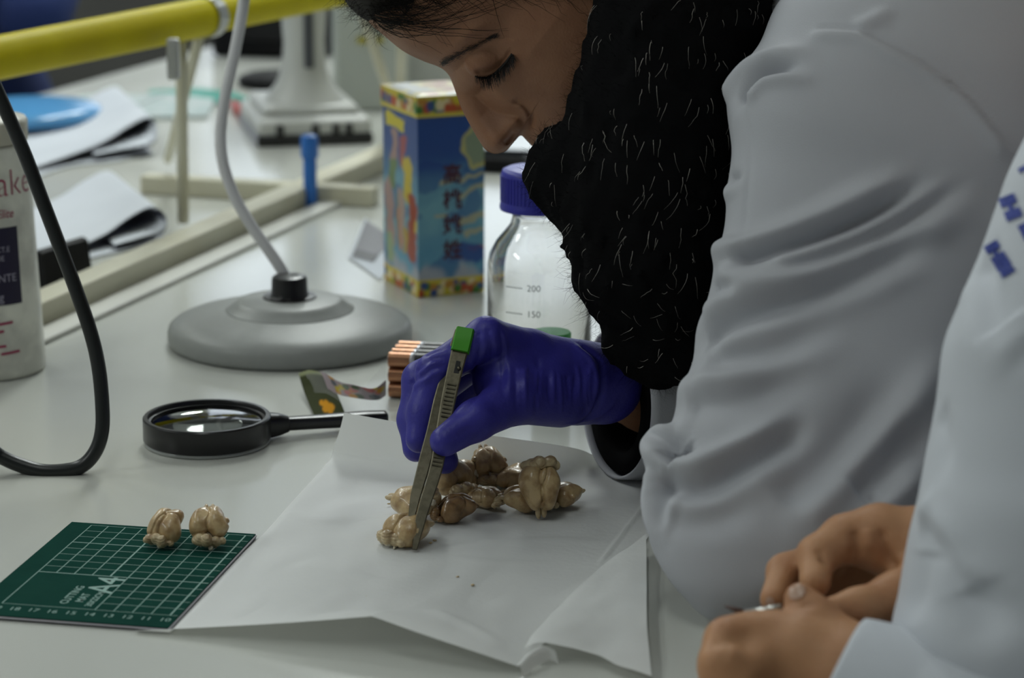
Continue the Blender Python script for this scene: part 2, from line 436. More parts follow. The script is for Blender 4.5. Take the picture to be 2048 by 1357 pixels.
for u in range(10, 20):
    X = 15 - u; w = .085 if u in (10, 15) else .05
    mline(X, 0 if (u <= 14 or u == 19) else 5, X, 13, w)
for v in range(0, 14):
    w = .075 if v in (5, 10) else .04
    mline(1 if 1 <= v <= 4 else -4, v, 5.42, v, w)
g.done('printed_grid', prn, mat_t)
for u in range(10, 20):
    t_ = text('printed_number', str(u), 0.62 * cm_, M(15 - u - .04, -.86, .00003), MX, MY, prn, mat_t, align='CENTER')
def mtext(body, size, X, Y, off=0.0):
    text('printed_lettering', body, size * cm_, M(X, Y, .00003), MY, -MX, prn, mat_t, offset=off)
mtext('A4', 2.1, .96, 2.45, .0002); mtext('CUTTING', .62, -.73, .55, .00006); mtext('MAT', .62, -.02, .95, .00006); mtext('30X22CM', .52, .62, .42, .00006)

# ------------------------------------------------------------------ white paper under the work
paper_m = mat('white_tissue_paper', (0.83, 0.84, 0.84), 0.75, spec=0.25, noise=(9, (0.78, 0.79, 0.79), .45, .7), bump=(260, .0004))
nt = paper_m.node_tree; tr_ = nt.nodes.new('ShaderNodeBsdfTranslucent'); tr_.inputs[0].default_value = (.85, .85, .80, 1); mxs = nt.nodes.new('ShaderNodeMixShader'); mxs.inputs[0].default_value = .28
nt.links.new(nt.nodes['Principled BSDF'].outputs[0], mxs.inputs[1]); nt.links.new(tr_.outputs[0], mxs.inputs[2]); nt.links.new(mxs.outputs[0], nt.nodes['Material Output'].inputs[0])
paper_m2 = mat('paper_back_sheet', (0.55, 0.55, 0.49), 0.75, spec=0.25, noise=(9, (0.52, 0.52, 0.46), .45, .7))
def pts3(l, n): return resample(catmull(np.array([T(*q) for q in l]), 12), n)
NU, NV = 170, 190
pt = thing('paper_sheet', 'large crumpled white paper sheet under the brains with upturned back edge', 'paper', T(900, 1100))
L_ = resample(catmull(np.array([T(*q) for q in [(268, 1266, .0008), (400, 1172, .0006), (517, 1076, .0008), (586, 1000, .0008), (640, 938, .002), (655, 900, .0085), (672, 862, .0205), (688, 829, .0330)]]), 12), NV)
R_ = resample(catmull(np.array([T(*q) for q in [(1037, 1338, .003), (1066, 1306, .003), (1200, 1180, .0006), (1290, 1085, .0006), (1330, 1000, .0008), (1345, 958, .0008), (1352, 932, .001)]]), 12), NV)
B_ = pts3([(268, 1266, .0008), (420, 1259, .005), (580, 1250, .011), (725, 1239, .0165), (748, 1239, .0170), (830, 1268, .014), (940, 1305, .009), (1037, 1338, .003)], NU)
K_ = pts3([(688, 829, .0330), (820, 852, .030), (960, 872, .027), (1090, 890, .0205), (1160, 903, .0125), (1215, 922, .003), (1352, 932, .001)], NU)
S = coons(B_, K_, L_, R_)
uu = np.linspace(0, 1, NU)[None, :]; vv = np.linspace(0, 1, NV)[:, None]
zb = (B_[:, 2] - TZ)[None, :] * np.exp(-(vv / .13) ** 1.5); zl = (L_[:, 2] - TZ)[:, None]; zr = (R_[:, 2] - TZ)[:, None]
vbase = np.argmin(np.linalg.norm(L_ - T(640, 938, .002), axis=1)) / (NV - 1.0) - .01
w_back = np.clip((vv - vbase) / (1 - vbase), 0, 1) ** 1.25
z = zb + ((1 - uu) * zl + uu * zr + (K_[:, 2] - TZ - (1 - uu) * (K_[0, 2] - TZ) - uu * (K_[-1, 2] - TZ)) * 1.0 * w_back) * w_back + .0006
xy = S[:, :, :2].reshape(-1, 2)
wr = vnoise(xy * [1, .45], 60, 3, 3) * .0011 + vnoise((xy @ np.array([[.8, .6], [-.6, .8]])) * [1, .22], 150, 5, 2) * .0008
z = z + np.maximum(wr, -.0004).reshape(NV, NU) * sstep(0, .06, vv) * sstep(0, .06, 1 - vv) * sstep(0, .03, uu) * (1 - .5 * sstep(.75, .95, vv)) + .0004
under = np.array([(M(0, 0)[0])])  # sheet stays flat below the mat
S[:, :, 2] = TZ + z
PV = S.reshape(-1, 3)
q = PV - M(0, 0); mxl = q @ MX / cm_; myl = q @ MY / cm_
inm = sstep(mx0 - .6, mx0 - .1, mxl) * sstep(-mx1 - .5, -mx1 - .05, -mxl) * sstep(my0 - .5, my0 - .05, myl)
PV[:, 2] = PV[:, 2] * (1 - inm) + (TZ + .0002) * inm
PV[:, 2] = np.maximum(PV[:, 2], TZ + .0002)
PF = grid_faces(NU, NV)
PV = strokes(PV, PF, [([(1290, 1010), (1240, 1075), (1192, 1138)], .0012, .0009, .1), ([(880, 1075), (1000, 1085), (1120, 1082), (1260, 1090)], .0010, .006, .2), ([(900, 1115), (1000, 1128), (1130, 1126)], .0010, .006, .2),
                      ([(560, 1020), (640, 1040), (760, 1030)], .0008, .006, .2), ([(590, 1130), (700, 1150), (820, 1185)], .0010, .007, .2), ([(860, 1220), (940, 1255), (1020, 1300)], .0012, .005, .2), ([(650, 925), (760, 933), (900, 936), (1050, 942)], .0012, .005, .1)])
mesh('sheet', PV, PF, paper_m, pt)
# folded-over corner
bc = pts3([(1048, 1300, .0075), (1075, 1290, .009), (1130, 1298, .008), (1190, 1312, .006), (1235, 1336, .005), (1303, 1356, .004)], 70)
kc = pts3([(1050, 1296, .0075), (1075, 1262, .005), (1130, 1205, .0035), (1200, 1140, .0035), (1255, 1100, .006), (1292, 1074, .007)], 70)
lc = resample(np.array([bc[0], kc[0]]), 50); rc_ = pts3([(1303, 1356, .004), (1294, 1260, .005), (1293, 1160, .006), (1292, 1074, .007)], 50)
Sc = coons(bc, kc, lc, rc_).reshape(-1, 3)
Sc[:, 2] += .0012 + vnoise(Sc[:, :2], 130, 9, 2) * .0006
mesh('folded_corner', Sc, grid_faces(70, 50), paper_m, pt)
# little rolled lip at the front tip
lip = resample(catmull(np.array([T(*q) for q in [(1035, 1330, .005), (1058, 1306, .007), (1085, 1292, .008), (1105, 1300, .006)]]), 8), 24)
E_ = T(1070, 1336, .001) - T(1058, 1306, .007)
Lp = []
for a in np.linspace(0, 1, 8): Lp.append(lip + E_ * a + np.array([0, 0, .0025 * math.sin(a * 3.1)]))
mesh('curled_tip', np.array(Lp).reshape(-1, 3), grid_faces(24, 8), paper_m, pt)

# ------------------------------------------------------------------ preserved brains
br_m = mat('preserved_brain', (0.53, 0.385, 0.20), 0.32, spec=0.5, noise=(150, (0.33, 0.21, 0.095), .42, .66), sss=0.08, bump=(420, .0006), coat=0.25)
br_m2 = mat('pale_brain_tissue', (0.53, 0.42, 0.25), 0.35, spec=0.5, noise=(160, (0.33, 0.23, 0.12), .45, .65), sss=0.08, bump=(500, .0006), coat=0.2)
br_d = mat('dark_preserved_brain', (0.33, 0.20, 0.09), 0.3, spec=0.5, noise=(150, (0.17, 0.095, 0.04), .42, .66), sss=0.06, bump=(420, .0006), coat=0.25)
br_w = mat('whitish_brain_stem', (0.66, 0.61, 0.48), 0.4, noise=(220, (0.35, 0.26, 0.16), .5, .7), bump=(500, .0006))
A = np.array
def brain_parts(seed):
    """local metres, length along +y, resting on z = 0; about 1.7 x 2.2 x 1.1 cm"""
    r = np.random.default_rng(seed); j = lambda s=.0006: r.normal(0, s, 3)
    hs = []
    for s in (-1, 1):
        hs += [('e', A([s * .0030, .001, .0058]) + j(), A([.0052, .0088, .0058]), None), ('e', A([s * .0046, -.0028, .0052]) + j(), A([.0046, .0060, .0050]), None),
               ('e', A([s * .0027, .0055, .0055]) + j(), A([.0037, .0050, .0045]), None)]
    def dd(X):
        mid = .0009 * np.exp(-((X[:, 0] + .0008 * np.sin(X[:, 1] * 500 + seed)) / .0006) ** 2) * sstep(.003, .007, X[:, 2])
        return mid + vnoise(X, 330, seed, 2) * .00085 + .0008 * np.exp(-(vnoise(X, 260, seed + 50, 1) / .12) ** 2) * sstep(.002, .005, X[:, 2])
    out = [('cerebrum', solid(hs, .0030, .00042, dd), br_m)]
    cb = [('e', A([0, -.0108, .0058]) + j(), A([.0030, .0030, .0038]), None)]
    for s in (-1, 1): cb += [('e', A([s * .0036, -.0104, .0052]) + j(), A([.0029, .0028, .0033]), None), ('e', A([s * .0062, -.0096, .0036]) + j(), A([.0018, .002, .0018]), None)]
    out.append(('cerebellum', solid(cb, .0006, .0004, lambda X: vnoise(X, 900, seed + 3, 1) * .0003 + .0002 * np.sin(X[:, 2] * 5200)), br_m2))
    st = [('c', A([0, -.006, .0026]), A([.0006, -.0118, .0022]) + j(), .0027, .0016), ('c', A([.0018, -.0085, .0018]), A([.0038, -.0112, .0016]) + j(), .0012, .0007), ('c', A([-.0018, -.0085, .0018]), A([-.0042, -.0112, .0016]) + j(), .0012, .0008)]
    out.append(('brain_stem', solid(st, .0008, .0004, lambda X: vnoise(X, 800, seed + 4, 1) * .0003), br_w))
    for s in (-1, 1):
        ob = [('e', A([s * .0013, .0104, .0046]) + j(.0003), A([.0013, .0030, .0014]), None)]
        out.append(('olfactory_bulb', solid(ob, .0004, .0004), br_m2))
    return out
VAR = [brain_parts(s) for s in (11, 22, 33, 44)]
def brain(px, py, label, var, yaw, sc=1.0, tilt=0.0, roll=0.0, z=0.0014, onmat=False, group='preserved rat brains', lift=0.0, dark=False):
    zz = (MZ + .0002) if onmat else z
    b = T(px, py, zz + lift)
    o = thing('brain', label, 'brain', b, group)
    Mx = Matrix.Rotation(math.radians(yaw), 3, 'Z') @ Matrix.Rotation(math.radians(tilt), 3, 'X') @ Matrix.Rotation(math.radians(roll), 3, 'Y')
    mn = 1e9
    R3 = np.array(Mx)
    for n, (V, F), m in VAR[var]: mn = min(mn, (V @ R3.T)[:, 2].min())
    for n, (V, F), m in VAR[var]:
        Q = (V @ R3.T) * sc; Q[:, 2] -= mn * sc
        mesh(n, Q + np.array(o['_o']), F, br_d if dark and n != 'brain_stem' else m, o)
    return o
# pixel = where the underside rests
brain(338, 1085, 'left of two brains on the green mat, tangled pale stem towards front', 0, -22, 1.04, tilt=26, onmat=True)
brain(419, 1086, 'right of two brains on the green mat, smooth and round from behind', 1, 4, 1.04, tilt=34, onmat=True)
brain(819, 1086, 'tan brain in front pinched by the tips of the steel tweezers', 2, -52, 1.24, tilt=6)
brain(818, 1040, 'pale ragged brain just behind the tweezers tips', 3, 62, 1.2, roll=150)
brain(912, 1040, 'dark brown wrinkled brain to the right of the tweezers', 0, -75, 1.08, tilt=6, dark=True)
brain(890, 992, 'smooth tan brain partly hidden behind the tweezers below the glove', 1, 50, 1.3, tilt=25)
brain(935, 985, 'pale brain touching the smooth one under the gloved fingers', 3, 130, 1.0, roll=100)
brain(972, 1015, 'small two-lobed brain in the middle of the paper', 2, 60, .95, tilt=-8)
brain(972, 968, 'round tan brain standing upright at the back of the group', 1, 20, 1.05, tilt=42)
brain(1028, 978, 'flat elongated brain behind, beside the upright round one', 0, 95, 1.05, roll=170)
brain(1078, 1026, 'large upturned brain with whitish underside in the right cluster', 3, 186, 1.32, tilt=-68)
brain(1040, 1022, 'tan brain leaning on the left of the upturned whitish one', 1, 100, .98, tilt=10)
brain(1076, 990, 'curled brain with white centre at the back of the right cluster', 2, 170, 1.0, tilt=20, lift=.008)
brain(1130, 1014, 'rightmost smooth brown brain of the cluster on the paper', 1, -60, .98, tilt=8)
CRUMB = ['yellow crumb of tissue near the raised front edge of the paper', 'tiny crumb left of the yellow crumb near the paper front edge', 'lone yellowish crumb on the bare paper right of the pinched brain', 'faint crumb a little right of the lone yellowish one',
         'larger crumb lying beside the flat elongated brain', 'pale crumb left behind the pale ragged brain', 'crumb touching the right end of the pinched brain', 'crumb between the pinched brain and the tweezers tip']
for k, (px, py, s_) in enumerate([(766, 1207, 1.5), (734, 1196, .7), (915, 1156, .8), (945, 1172, .7), (1010, 986, 1.8), (778, 1010, .8), (870, 1083, .9), (860, 1088, .7)]):
    V, F = solid([('e', A([0, 0, .0006 * s_]), A([.0014, .0009, .0006]) * s_, None)], 0, .0003 * s_, lambda X: vnoise(X, 1500 / s_, k, 1) * .0002)
    tag(mesh('tissue_crumb', V + T(px, py, .0016), F, br_m2), CRUMB[k], 'crumb', 'tissue crumbs')

# ------------------------------------------------------------------ tweezers
steel = mat('brushed_steel', (0.135, 0.122, 0.088), 0.40, metal=1.0, noise=(300, (0.105, 0.095, 0.068), .4, .6))
darkm = mat('dark_recess', (0.012, 0.012, 0.012), 0.5)
tape = mat('green_tape', (0.045, 0.27, 0.008), 0.45, spec=0.4)
def ribbon(pts, w, th, wdir, nsub=8):
    """strip of rounded rectangular section along 3-D points"""
    p = catmull(pts, nsub); w = np.interp(np.linspace(0, 1, len(p)), np.linspace(0, 1, len(w)), w)
    t = np.gradient(p, axis=0); t /= np.linalg.norm(t, axis=1)[:, None]
    u = np.asarray(wdir)[None] - t * (t @ np.asarray(wdir))[:, None]; u /= np.linalg.norm(u, axis=1)[:, None]; n = np.cross(t, u)
    sec = [(-.5, -.25), (-.42, -.5), (.42, -.5), (.5, -.25), (.5, .25), (.42, .5), (-.42, .5), (-.5, .25)]
    V = np.stack([p + u * (a * w)[:, None] + n * (b * th) for a, b in sec], 1).reshape(-1, 3); m = len(p)
    F = [(k * 8 + j, k * 8 + (j + 1) % 8, (k + 1) * 8 + (j + 1) % 8, (k + 1) * 8 + j) for k in range(m - 1) for j in range(8)]
    F += [tuple(range(7, -1, -1)), tuple((m - 1) * 8 + j for j in range(8))]
    return V, F, p
tw = thing('tweezers', 'broad steel tweezers with green taped end held by the gloved hand', 'tweezers', T(828, 1102))
dA = lambda y: 1.4015 + (1.3540 - 1.4015) * (y - 662) / (1103 - 662)
pA = [(929, 664, 35), (920, 700, 34), (909, 745, 31), (897, 800, 29), (886, 860, 27), (876, 920, 26), (866, 960, 25), (850, 1010, 23), (838, 1055, 19), (829, 1100, 10)]
pB = [(926, 664, 33), (914, 700, 33), (899, 745, 31), (882, 800, 29), (867, 860, 26), (852, 915, 25), (843, 950, 24), (832, 990, 21), (825, 1025, 15), (820, 1052, 9)]
VA, FA, cA = ribbon([P(x, y, dA(y)) for x, y, w in pA], [w / pxm(1.385) for *_, w in pA], .0013, RT)
VB, FB, cB = ribbon([P(x, y, dA(y) + .0045 * math.sin(math.pi * min(1, max(0, (y - 664) / 500)))+.0012) for x, y, w in pB], [w / pxm(1.385) for *_, w in pB], .0013, RT)
mesh('near_arm', VA, FA, steel, tw, False); mesh('far_arm', VB, FB, steel, tw, False)
g = MB()
for y in list(range(770, 836, 8)) + list(range(908, 940, 8)):
    x = np.interp(y, [q[1] for q in pA], [q[0] for q in pA]); ax = axes_from(P(929, 664, dA(664)) - P(829, 1100, dA(1100)), -FW)
    g.box(P(x, y, dA(y) - .0008), .0052, .0010, .0009, np.array([ax[0], ax[1], ax[2]]), .0002)
g.done('grip_ribs', steel, tw)
ax = axes_from(cA[0] - cA[-1], -FW)
sl = MB().box(P(915, 735, dA(735) - .0006), .0030, .0004, .0075, ax, .00015); sl.done('guide_slot', darkm, tw)
V, F = solid([('e', P(918, 737, dA(737) - .0012), A([.0011, .0011, .0011]), None)], 0, .0002); mesh('guide_pin', V, F, steel, tw)
tp = [P(931, 660, 1.4028), P(926, 680, dA(680)), P(920, 704, dA(704))]
V, F, _ = ribbon(tp, [.0102, .0104, .0104], .0052, RT); mesh('green_tape_band', V, F, tape, tw, False)

# ------------------------------------------------------------------ magnifying glass
blk = mat('black_plastic', (0.012, 0.012, 0.013), 0.28, spec=0.5, noise=(60, (0.009, 0.009, 0.01), .4, .6))
glass = mat('clear_glass', (1, 1, 1), 0.0, trans=1.0, ior=1.5)
thin_glass = bpy.data.materials.new('lens_glass'); thin_glass.use_nodes = True
nt = thin_glass.node_tree; tr_ = nt.nodes.new('ShaderNodeBsdfTransparent'); tr_.inputs[0].default_value = (.95, .98, .95, 1); gl_ = nt.nodes.new('ShaderNodeBsdfGlossy'); gl_.inputs['Roughness'].default_value = .03
fr_ = nt.nodes.new('ShaderNodeFresnel'); fr_.inputs[0].default_value = 1.5; mxs = nt.nodes.new('ShaderNodeMixShader')
nt.links.new(fr_.outputs[0], mxs.inputs[0]); nt.links.new(tr_.outputs[0], mxs.inputs[1]); nt.links.new(gl_.outputs[0], mxs.inputs[2]); nt.links.new(mxs.outputs[0], nt.nodes['Material Output'].inputs[0])
mcen = T(415, 885); rr = .0398
mg = thing('magnifying_glass', 'black rimmed magnifying glass lying flat on the bench', 'magnifying glass', mcen)
MB().lathe([(rr - .0030, .0026), (rr - .0006, .0026), (rr, .0034), (rr, .0166), (rr - .0008, .0175), (rr - .0030, .0175), (rr - .0036, .0165), (rr - .0036, .0150), (rr - .0050, .0146), (rr - .0050, .0120), (rr - .0036, .0116), (rr - .0030, .0026)], mcen, 96).done('rim', blk, mg)
autosmooth(bpy.data.objects['rim'])
MB().lathe([(rr - .0034, .0003), (rr - .0010, .0001), (rr - .0005, .0010), (rr - .0008, .0026), (rr - .0034, .0026), (rr - .0034, .0003)], mcen, 96).done('clear_lower_ring', mat('clear_plastic', (.8, .83, .8), .15, trans=.6, ior=1.4), mg, True)
pr = [(0, .0100)] + [(r_ * (rr - .0042), .0100 + .0022 * (r_ ** 2)) for r_ in (.25, .5, .75, 1)] + [(r_ * (rr - .0042), .0140 + .0024 * (1 - r_ ** 2)) for r_ in (1, .92, .85, .7, .5, .25)] + [(0, .0164)]
MB().lathe(pr, mcen, 72).done('lens', thin_glass, mg, True)
hd = T(760, 836, .006) - T(545, 850, .008); hl = np.linalg.norm(hd); hd /= hl
hb = T(545, 850, .0085)
def ell_sweep(path, wz, n=16):
    """path points, wz list of (half width, half height)"""
    p = catmull(path, 8); W_ = np.array([np.interp(np.linspace(0, 1, len(p)), np.linspace(0, 1, len(wz)), [q[k] for q in wz]) for k in (0, 1)]).T
    t = np.gradient(p, axis=0); t /= np.linalg.norm(t, axis=1)[:, None]; u = np.cross(t, [0, 0, 1.]); u /= np.linalg.norm(u, axis=1)[:, None]; w = np.cross(u, t)
    a = np.linspace(0, 2 * np.pi, n, endpoint=False); ca = np.sign(np.cos(a)) * np.abs(np.cos(a)) ** .6; sa = np.sign(np.sin(a)) * np.abs(np.sin(a)) ** .6
    V = (p[:, None] + u[:, None] * (W_[:, :1] * ca)[..., None] + w[:, None] * (W_[:, 1:] * sa)[..., None]).reshape(-1, 3); m = len(p)
    F = [(k * n + j, k * n + (j + 1) % n, (k + 1) * n + (j + 1) % n, (k + 1) * n + j) for k in range(m - 1) for j in range(n)]
    return V, F + [tuple(range(n - 1, -1, -1)), tuple((m - 1) * n + j for j in range(n))]
V, F = ell_sweep([hb - hd * .004, hb + hd * .004, hb + hd * .010], [(.0085, .0078), (.0065, .0068), (.0048, .005)]); mesh('neck_collar', V, F, blk, mg)
V, F = ell_sweep([hb + hd * .006, hb + hd * .03, hb + hd * .06, hb + hd * .0745], [(.0042, .0042), (.0055, .0042), (.0062, .0045), (.0058, .0040)]); mesh('handle', V, F, blk, mg)

# ------------------------------------------------------------------ grey lamp base and gooseneck
lc = T(581, 684); lr = .0885
lg = mat('grey_lamp_plastic', (0.28, 0.29, 0.28), 0.42, spec=0.4, noise=(200, (0.27, 0.28, 0.27), .4, .6))
lgd = mat('pale_grey_sleeve', (0.60, 0.60, 0.62), 0.45)
lamp = thing('lamp_stand', 'round grey lamp stand with black collar and pale gooseneck', 'lamp', lc)
prof = [(lr - .004, 0), (lr - .001, .0015), (lr, .004), (lr, .010), (lr - .0012, .0135), (lr - .0045, .0165), (lr - .011, .0192), (lr - .022, .0215), (.052, .0235), (.0455, .0245)]
MB().lathe(prof, lc, 96).done('base', lg, lamp, True)
MB().lathe([(.0475, .0238), (.0455, .0250), (.0400, .0290), (.0380, .0310), (.0355, .0318), (.018, .0335)], lc, 96).done('raised_ring', lg, lamp, True)
autosmooth(MB().lathe([(.0195, .0330), (.0190, .0345), (.0140, .0350), (.0132, .0365), (.0128, .0470), (.0120, .0488), (.0100, .0495), (.004, .0495)], lc, 64).done('black_collar', blk, lamp))
gd = depth_of(lc)
gp = [(578, 572), (563, 540), (540, 505), (505, 455), (470, 395), (447, 330), (441, 270), (449, 200), (464, 130), (478, 60), (488, 0), (500, -90), (520, -170)]
gpts = catmull([P(x, y, gd) for x, y in gp], 8)
MB().tube(gpts, .0042, 14).done('gooseneck', lgd, lamp, True)
hx = gpts[-1]; MB().lathe([(.004, 0), (.012, -.004), (.030, -.020), (.034, -.050), (.032, -.050), (.028, -.022), (.008, -.008)], hx + [0, 0, .006], 48, axes_from(np.array([-.3, .2, 1.]))).done('lamp_head', lg, lamp, True)

# ------------------------------------------------------------------ black cable
cp = [(-60, 60), (-20, 150), (12, 222), (50, 310), (88, 410), (122, 500), (152, 580), (182, 668), (198, 740), (205, 820), (203, 868), (190, 905), (165, 932), (130, 942), (85, 943), (40, 931), (0, 913), (-50, 880)]
cdp = depth_of(T(140, 950))
cv = [P(x, y, cdp) for x, y in cp]
cv = [T(-820, 560, .0045), T(-760, 500, .02), P(-640, 240, 1.75), P(-480, 40, 1.66), P(-300, -70, 1.60), P(-160, -40, cdp)] + cv + [T(-160, 862, .0046), T(-420, 830, .0046), T(-800, 850, .0046)]
tag(MB().tube(catmull(cv, 8), .0044, 14).done('power_cable', mat('black_rubber', (0.010, 0.012, 0.012), 0.35), None, True), 'thick black cable looping down in front of the white bottle', 'cable')
# ------------------------------------------------------------------ white bottle at the left edge
wbm = mat('white_bottle_plastic', (0.80, 0.80, 0.71), 0.35, spec=0.4, noise=(30, (0.57, 0.57, 0.51), .4, .6))
crm = mat('cream_lid', (0.50, 0.48, 0.40), 0.4)
wr_ = .0405; wbc = T(-26, 738); sB = pxm(depth_of(wbc))
wbt = thing('white_bottle', 'white plastic bottle with dark label panel and red lettering at left edge', 'bottle', wbc)
MB().lathe([(wr_ - .003, 0), (wr_ - .0005, .0012), (wr_, .004), (wr_ - .0005, .02), (wr_ - .0055, .155), (wr_ - .0065, .160), (.006, .1625)], wbc, 96).done('body', wbm, wbt, True)
MB().lathe([(wr_ - .0075, .1605), (wr_ - .0055, .1612), (wr_ - .0052, .174), (wr_ - .0065, .1765), (.004, .1775)], wbc, 96).done('lid', crm, wbt, True)
redp = mat('red_print', (0.33, 0.03, 0.09), 0.5); navy = mat('navy_label', (0.013, 0.010, 0.035), 0.45); palep = mat('pale_print', (0.35, 0.33, 0.42), 0.5)
def bot_wrap(z0, x0, e):       # x0, z0 local anchor on the bottle; x measured along the wall from the direction of the camera
    th0 = math.atan2(CAM[1] - wbc[1], CAM[0] - wbc[0])
    def f(x, y):
        zz = z0 + np.asarray(y); r = wr_ - .0005 - .005 * np.clip((zz - .02) / .135, 0, 1) + e
        th = th0 + (x0 + np.asarray(x)) / wr_
        return np.stack([wbc[0] + r * np.cos(th), wbc[1] + r * np.sin(th), wbc[2] + zz], 1)
    return f
gx, gz = np.meshgrid(np.linspace(-.045, .0290, 40), np.linspace(.053, .106, 12))
mesh('navy_panel', bot_wrap(0, 0, .0003)(gx.ravel(), gz.ravel()), grid_faces(40, 12), navy, wbt)
def btext(body, size, x, z, m, name='printed_lettering', e=.0004, **k): text(name, body, size, None, None, None, m, wbt, wrap=bot_wrap(z, x, e), **k)
btext('ake', .0262, .0128, .1272, redp, offset=-.0004); btext('Elite', .0085, .0115, .1125, redp, shear=.3)
btext('ECT.E', .0052, .0080, .0895, palep, e=.0006); btext('DE', .0052, .0100, .0835, palep, e=.0006)
btext('MENTE', .0076, .0010, .0690, palep, e=.0006); btext('200g', .0085, -.002, .0560, palep, e=.0006)
g_words = [(-.012, .008), (-.012, .002, .005, .020), (-.012, .004, .006, .013), (-.012, .008), (-.012, .006, .008, .014), (-.012, .007, .010, .024)]
for i, ws in enumerate(g_words):      # block of tiny red print, too small to read
    for k in range(0, len(ws), 2):
        a, b = np.meshgrid(np.linspace(ws[k], ws[k + 1], 8), [-.0009, .0009]); mesh('printed_line', bot_wrap(.0450 - i * .0052, 0, .0004)(a.ravel(), b.ravel() + .05 * a.ravel()), grid_faces(8, 2), redp, wbt)

# ------------------------------------------------------------------ glass bottle with blue cap
gbc = T(1078, 772); gr = .0352
gb = thing('glass_bottle', 'clear glass laboratory bottle with blue screw cap behind the gloved hand', 'bottle', gbc)
outer = [(.0005, .002), (.020, .0015), (gr - .004, .0), (gr - .0008, .0018), (gr, .005), (gr, .084), (gr - .0012, .092), (gr - .006, .101), (gr - .012, .108), (.0198, .1125), (.0186, .117), (.0186, .120), (.0215, .1215), (.0215, .123), (.0195, .1245), (.0195, .142)]
inner = [(.0177, .142), (.0177, .1245), (.0168, .121), (.0168, .1165), (.0180, .1115), (gr - .0138, .1065), (gr - .0078, .0995), (gr - .0034, .091), (gr - .0022, .084), (gr - .0022, .007), (gr - .005, .0038), (.0005, .0042)]
MB().lathe(outer + inner, gbc, 96).done('glass_body', glass, gb, True)
capm = mat('blue_cap', (0.028, 0.030, 0.36), 0.38, spec=0.5)
autosmooth(MB().lathe([(.0205, .1235), (.0268, .1225), (.0272, .1240), (.0268, .1265), (.0262, .1280), (.0262, .1462), (.0252, .1490), (.0225, .1502), (.002, .1502)], gbc, 96).done('screw_cap', capm, gb), 50)
g = MB()
for k in range(60):
    a = 2 * math.pi * k / 60; d = np.array([math.cos(a), math.sin(a), 0]); g.box(gbc + d * .0263 + [0, 0, .137], .0009, .0012, .017, np.array([d, [-d[1], d[0], 0], [0, 0, 1.]]))
g.done('cap_ridges', capm, gb)
gprint = mat('grey_glass_print', (0.30, 0.33, 0.32), 0.6)
def gb_wrap(z0, x0):
    th0 = math.atan2(CAM[1] - gbc[1], CAM[0] - gbc[0])
    return lambda x, y: np.stack([gbc[0] + (gr + .0002) * np.cos(th0 + (x0 + x) / gr), gbc[1] + (gr + .0002) * np.sin(th0 + (x0 + x) / gr), gbc[2] + z0 + y], 1)
for s_, z0 in (('200', .0735), ('150', .0560)):
    text('printed_mark', s_, .0062, None, None, None, gprint, gb, wrap=gb_wrap(z0, -.0085))
    a, b = np.meshgrid(np.linspace(-.024, -.0115, 10), [0.0016, .0022]); mesh('printed_mark', gb_wrap(z0, 0)(a.ravel(), b.ravel()), grid_faces(10, 2), gprint, gb)
grl = mat('green_lid', (0.05, 0.30, 0.07), 0.4)
vc = T(1101, 826)
vial = thing('vial', 'small vial with round green lid between the glass bottle and the glove', 'vial', vc)
MB().lathe([(.0100, 0), (.0122, .0008), (.0125, .002), (.0125, .043), (.0110, .0455)], vc, 40).done('body', mat('vial_plastic', (.62, .64, .62), .3), vial, True)
autosmooth(MB().lathe([(.0128, .0445), (.0132, .0450), (.0132, .0535), (.0124, .0547), (.001, .0549)], vc, 40).done('green_lid', grl, vial))

# ------------------------------------------------------------------ painted tea tin
tin_f = T(837, 597); tin_h = .142; lid_h = .0165
a0 = math.radians(24); fd = np.array([math.cos(a0), math.sin(a0), 0.]); ld = np.array([-fd[1], fd[0], 0.])
TW, TD = .0560, .0740
cx = tin_f + fd * TW / 2 + ld * TD / 2
def corners(e=0.0): return [cx + fd * sx * (TW / 2 + e) + ld * sy * (TD / 2 + e) for sx, sy in ((-1, -1), (1, -1), (1, 1), (-1, 1))]
tin = thing('tea_tin', 'tall four-sided blue tin painted with figures, clouds and yellow floral bands', 'tin', cx)
ptm = mat('tin_print', (1, 1, 1), 0.30, spec=0.5, attr='paint')
def blend(c, col, w): return c * (1 - w[..., None]) + np.array(col) * w[..., None]
def floral(x, y, seed):
    n = len(x); c = np.tile(np.array([.52, .42, .015]), (n, 1))
    r = np.random.default_rng(seed)
    for k in range(30):
        col = [(.40, .06, .01), (.04, .16, .02), (.65, .55, .30), (.42, .20, .02), (.03, .07, .20)][k % 5]
        c = blend(c, col, sstep(1.0, .6, np.hypot((x - r.uniform(0, 1)) / .07, (y - r.uniform(0.15, .85)) / .34)))
    return c
def seg(x, y, ax_, ay, bx, by, r):
    d = np.array([bx - ax_, by - ay]); t = np.clip(((x - ax_) * d[0] + (y - ay) * d[1]) / (d @ d), 0, 1)
    return sstep(r, r * .55, np.hypot(x - ax_ - t * d[0], (y - ay - t * d[1])))
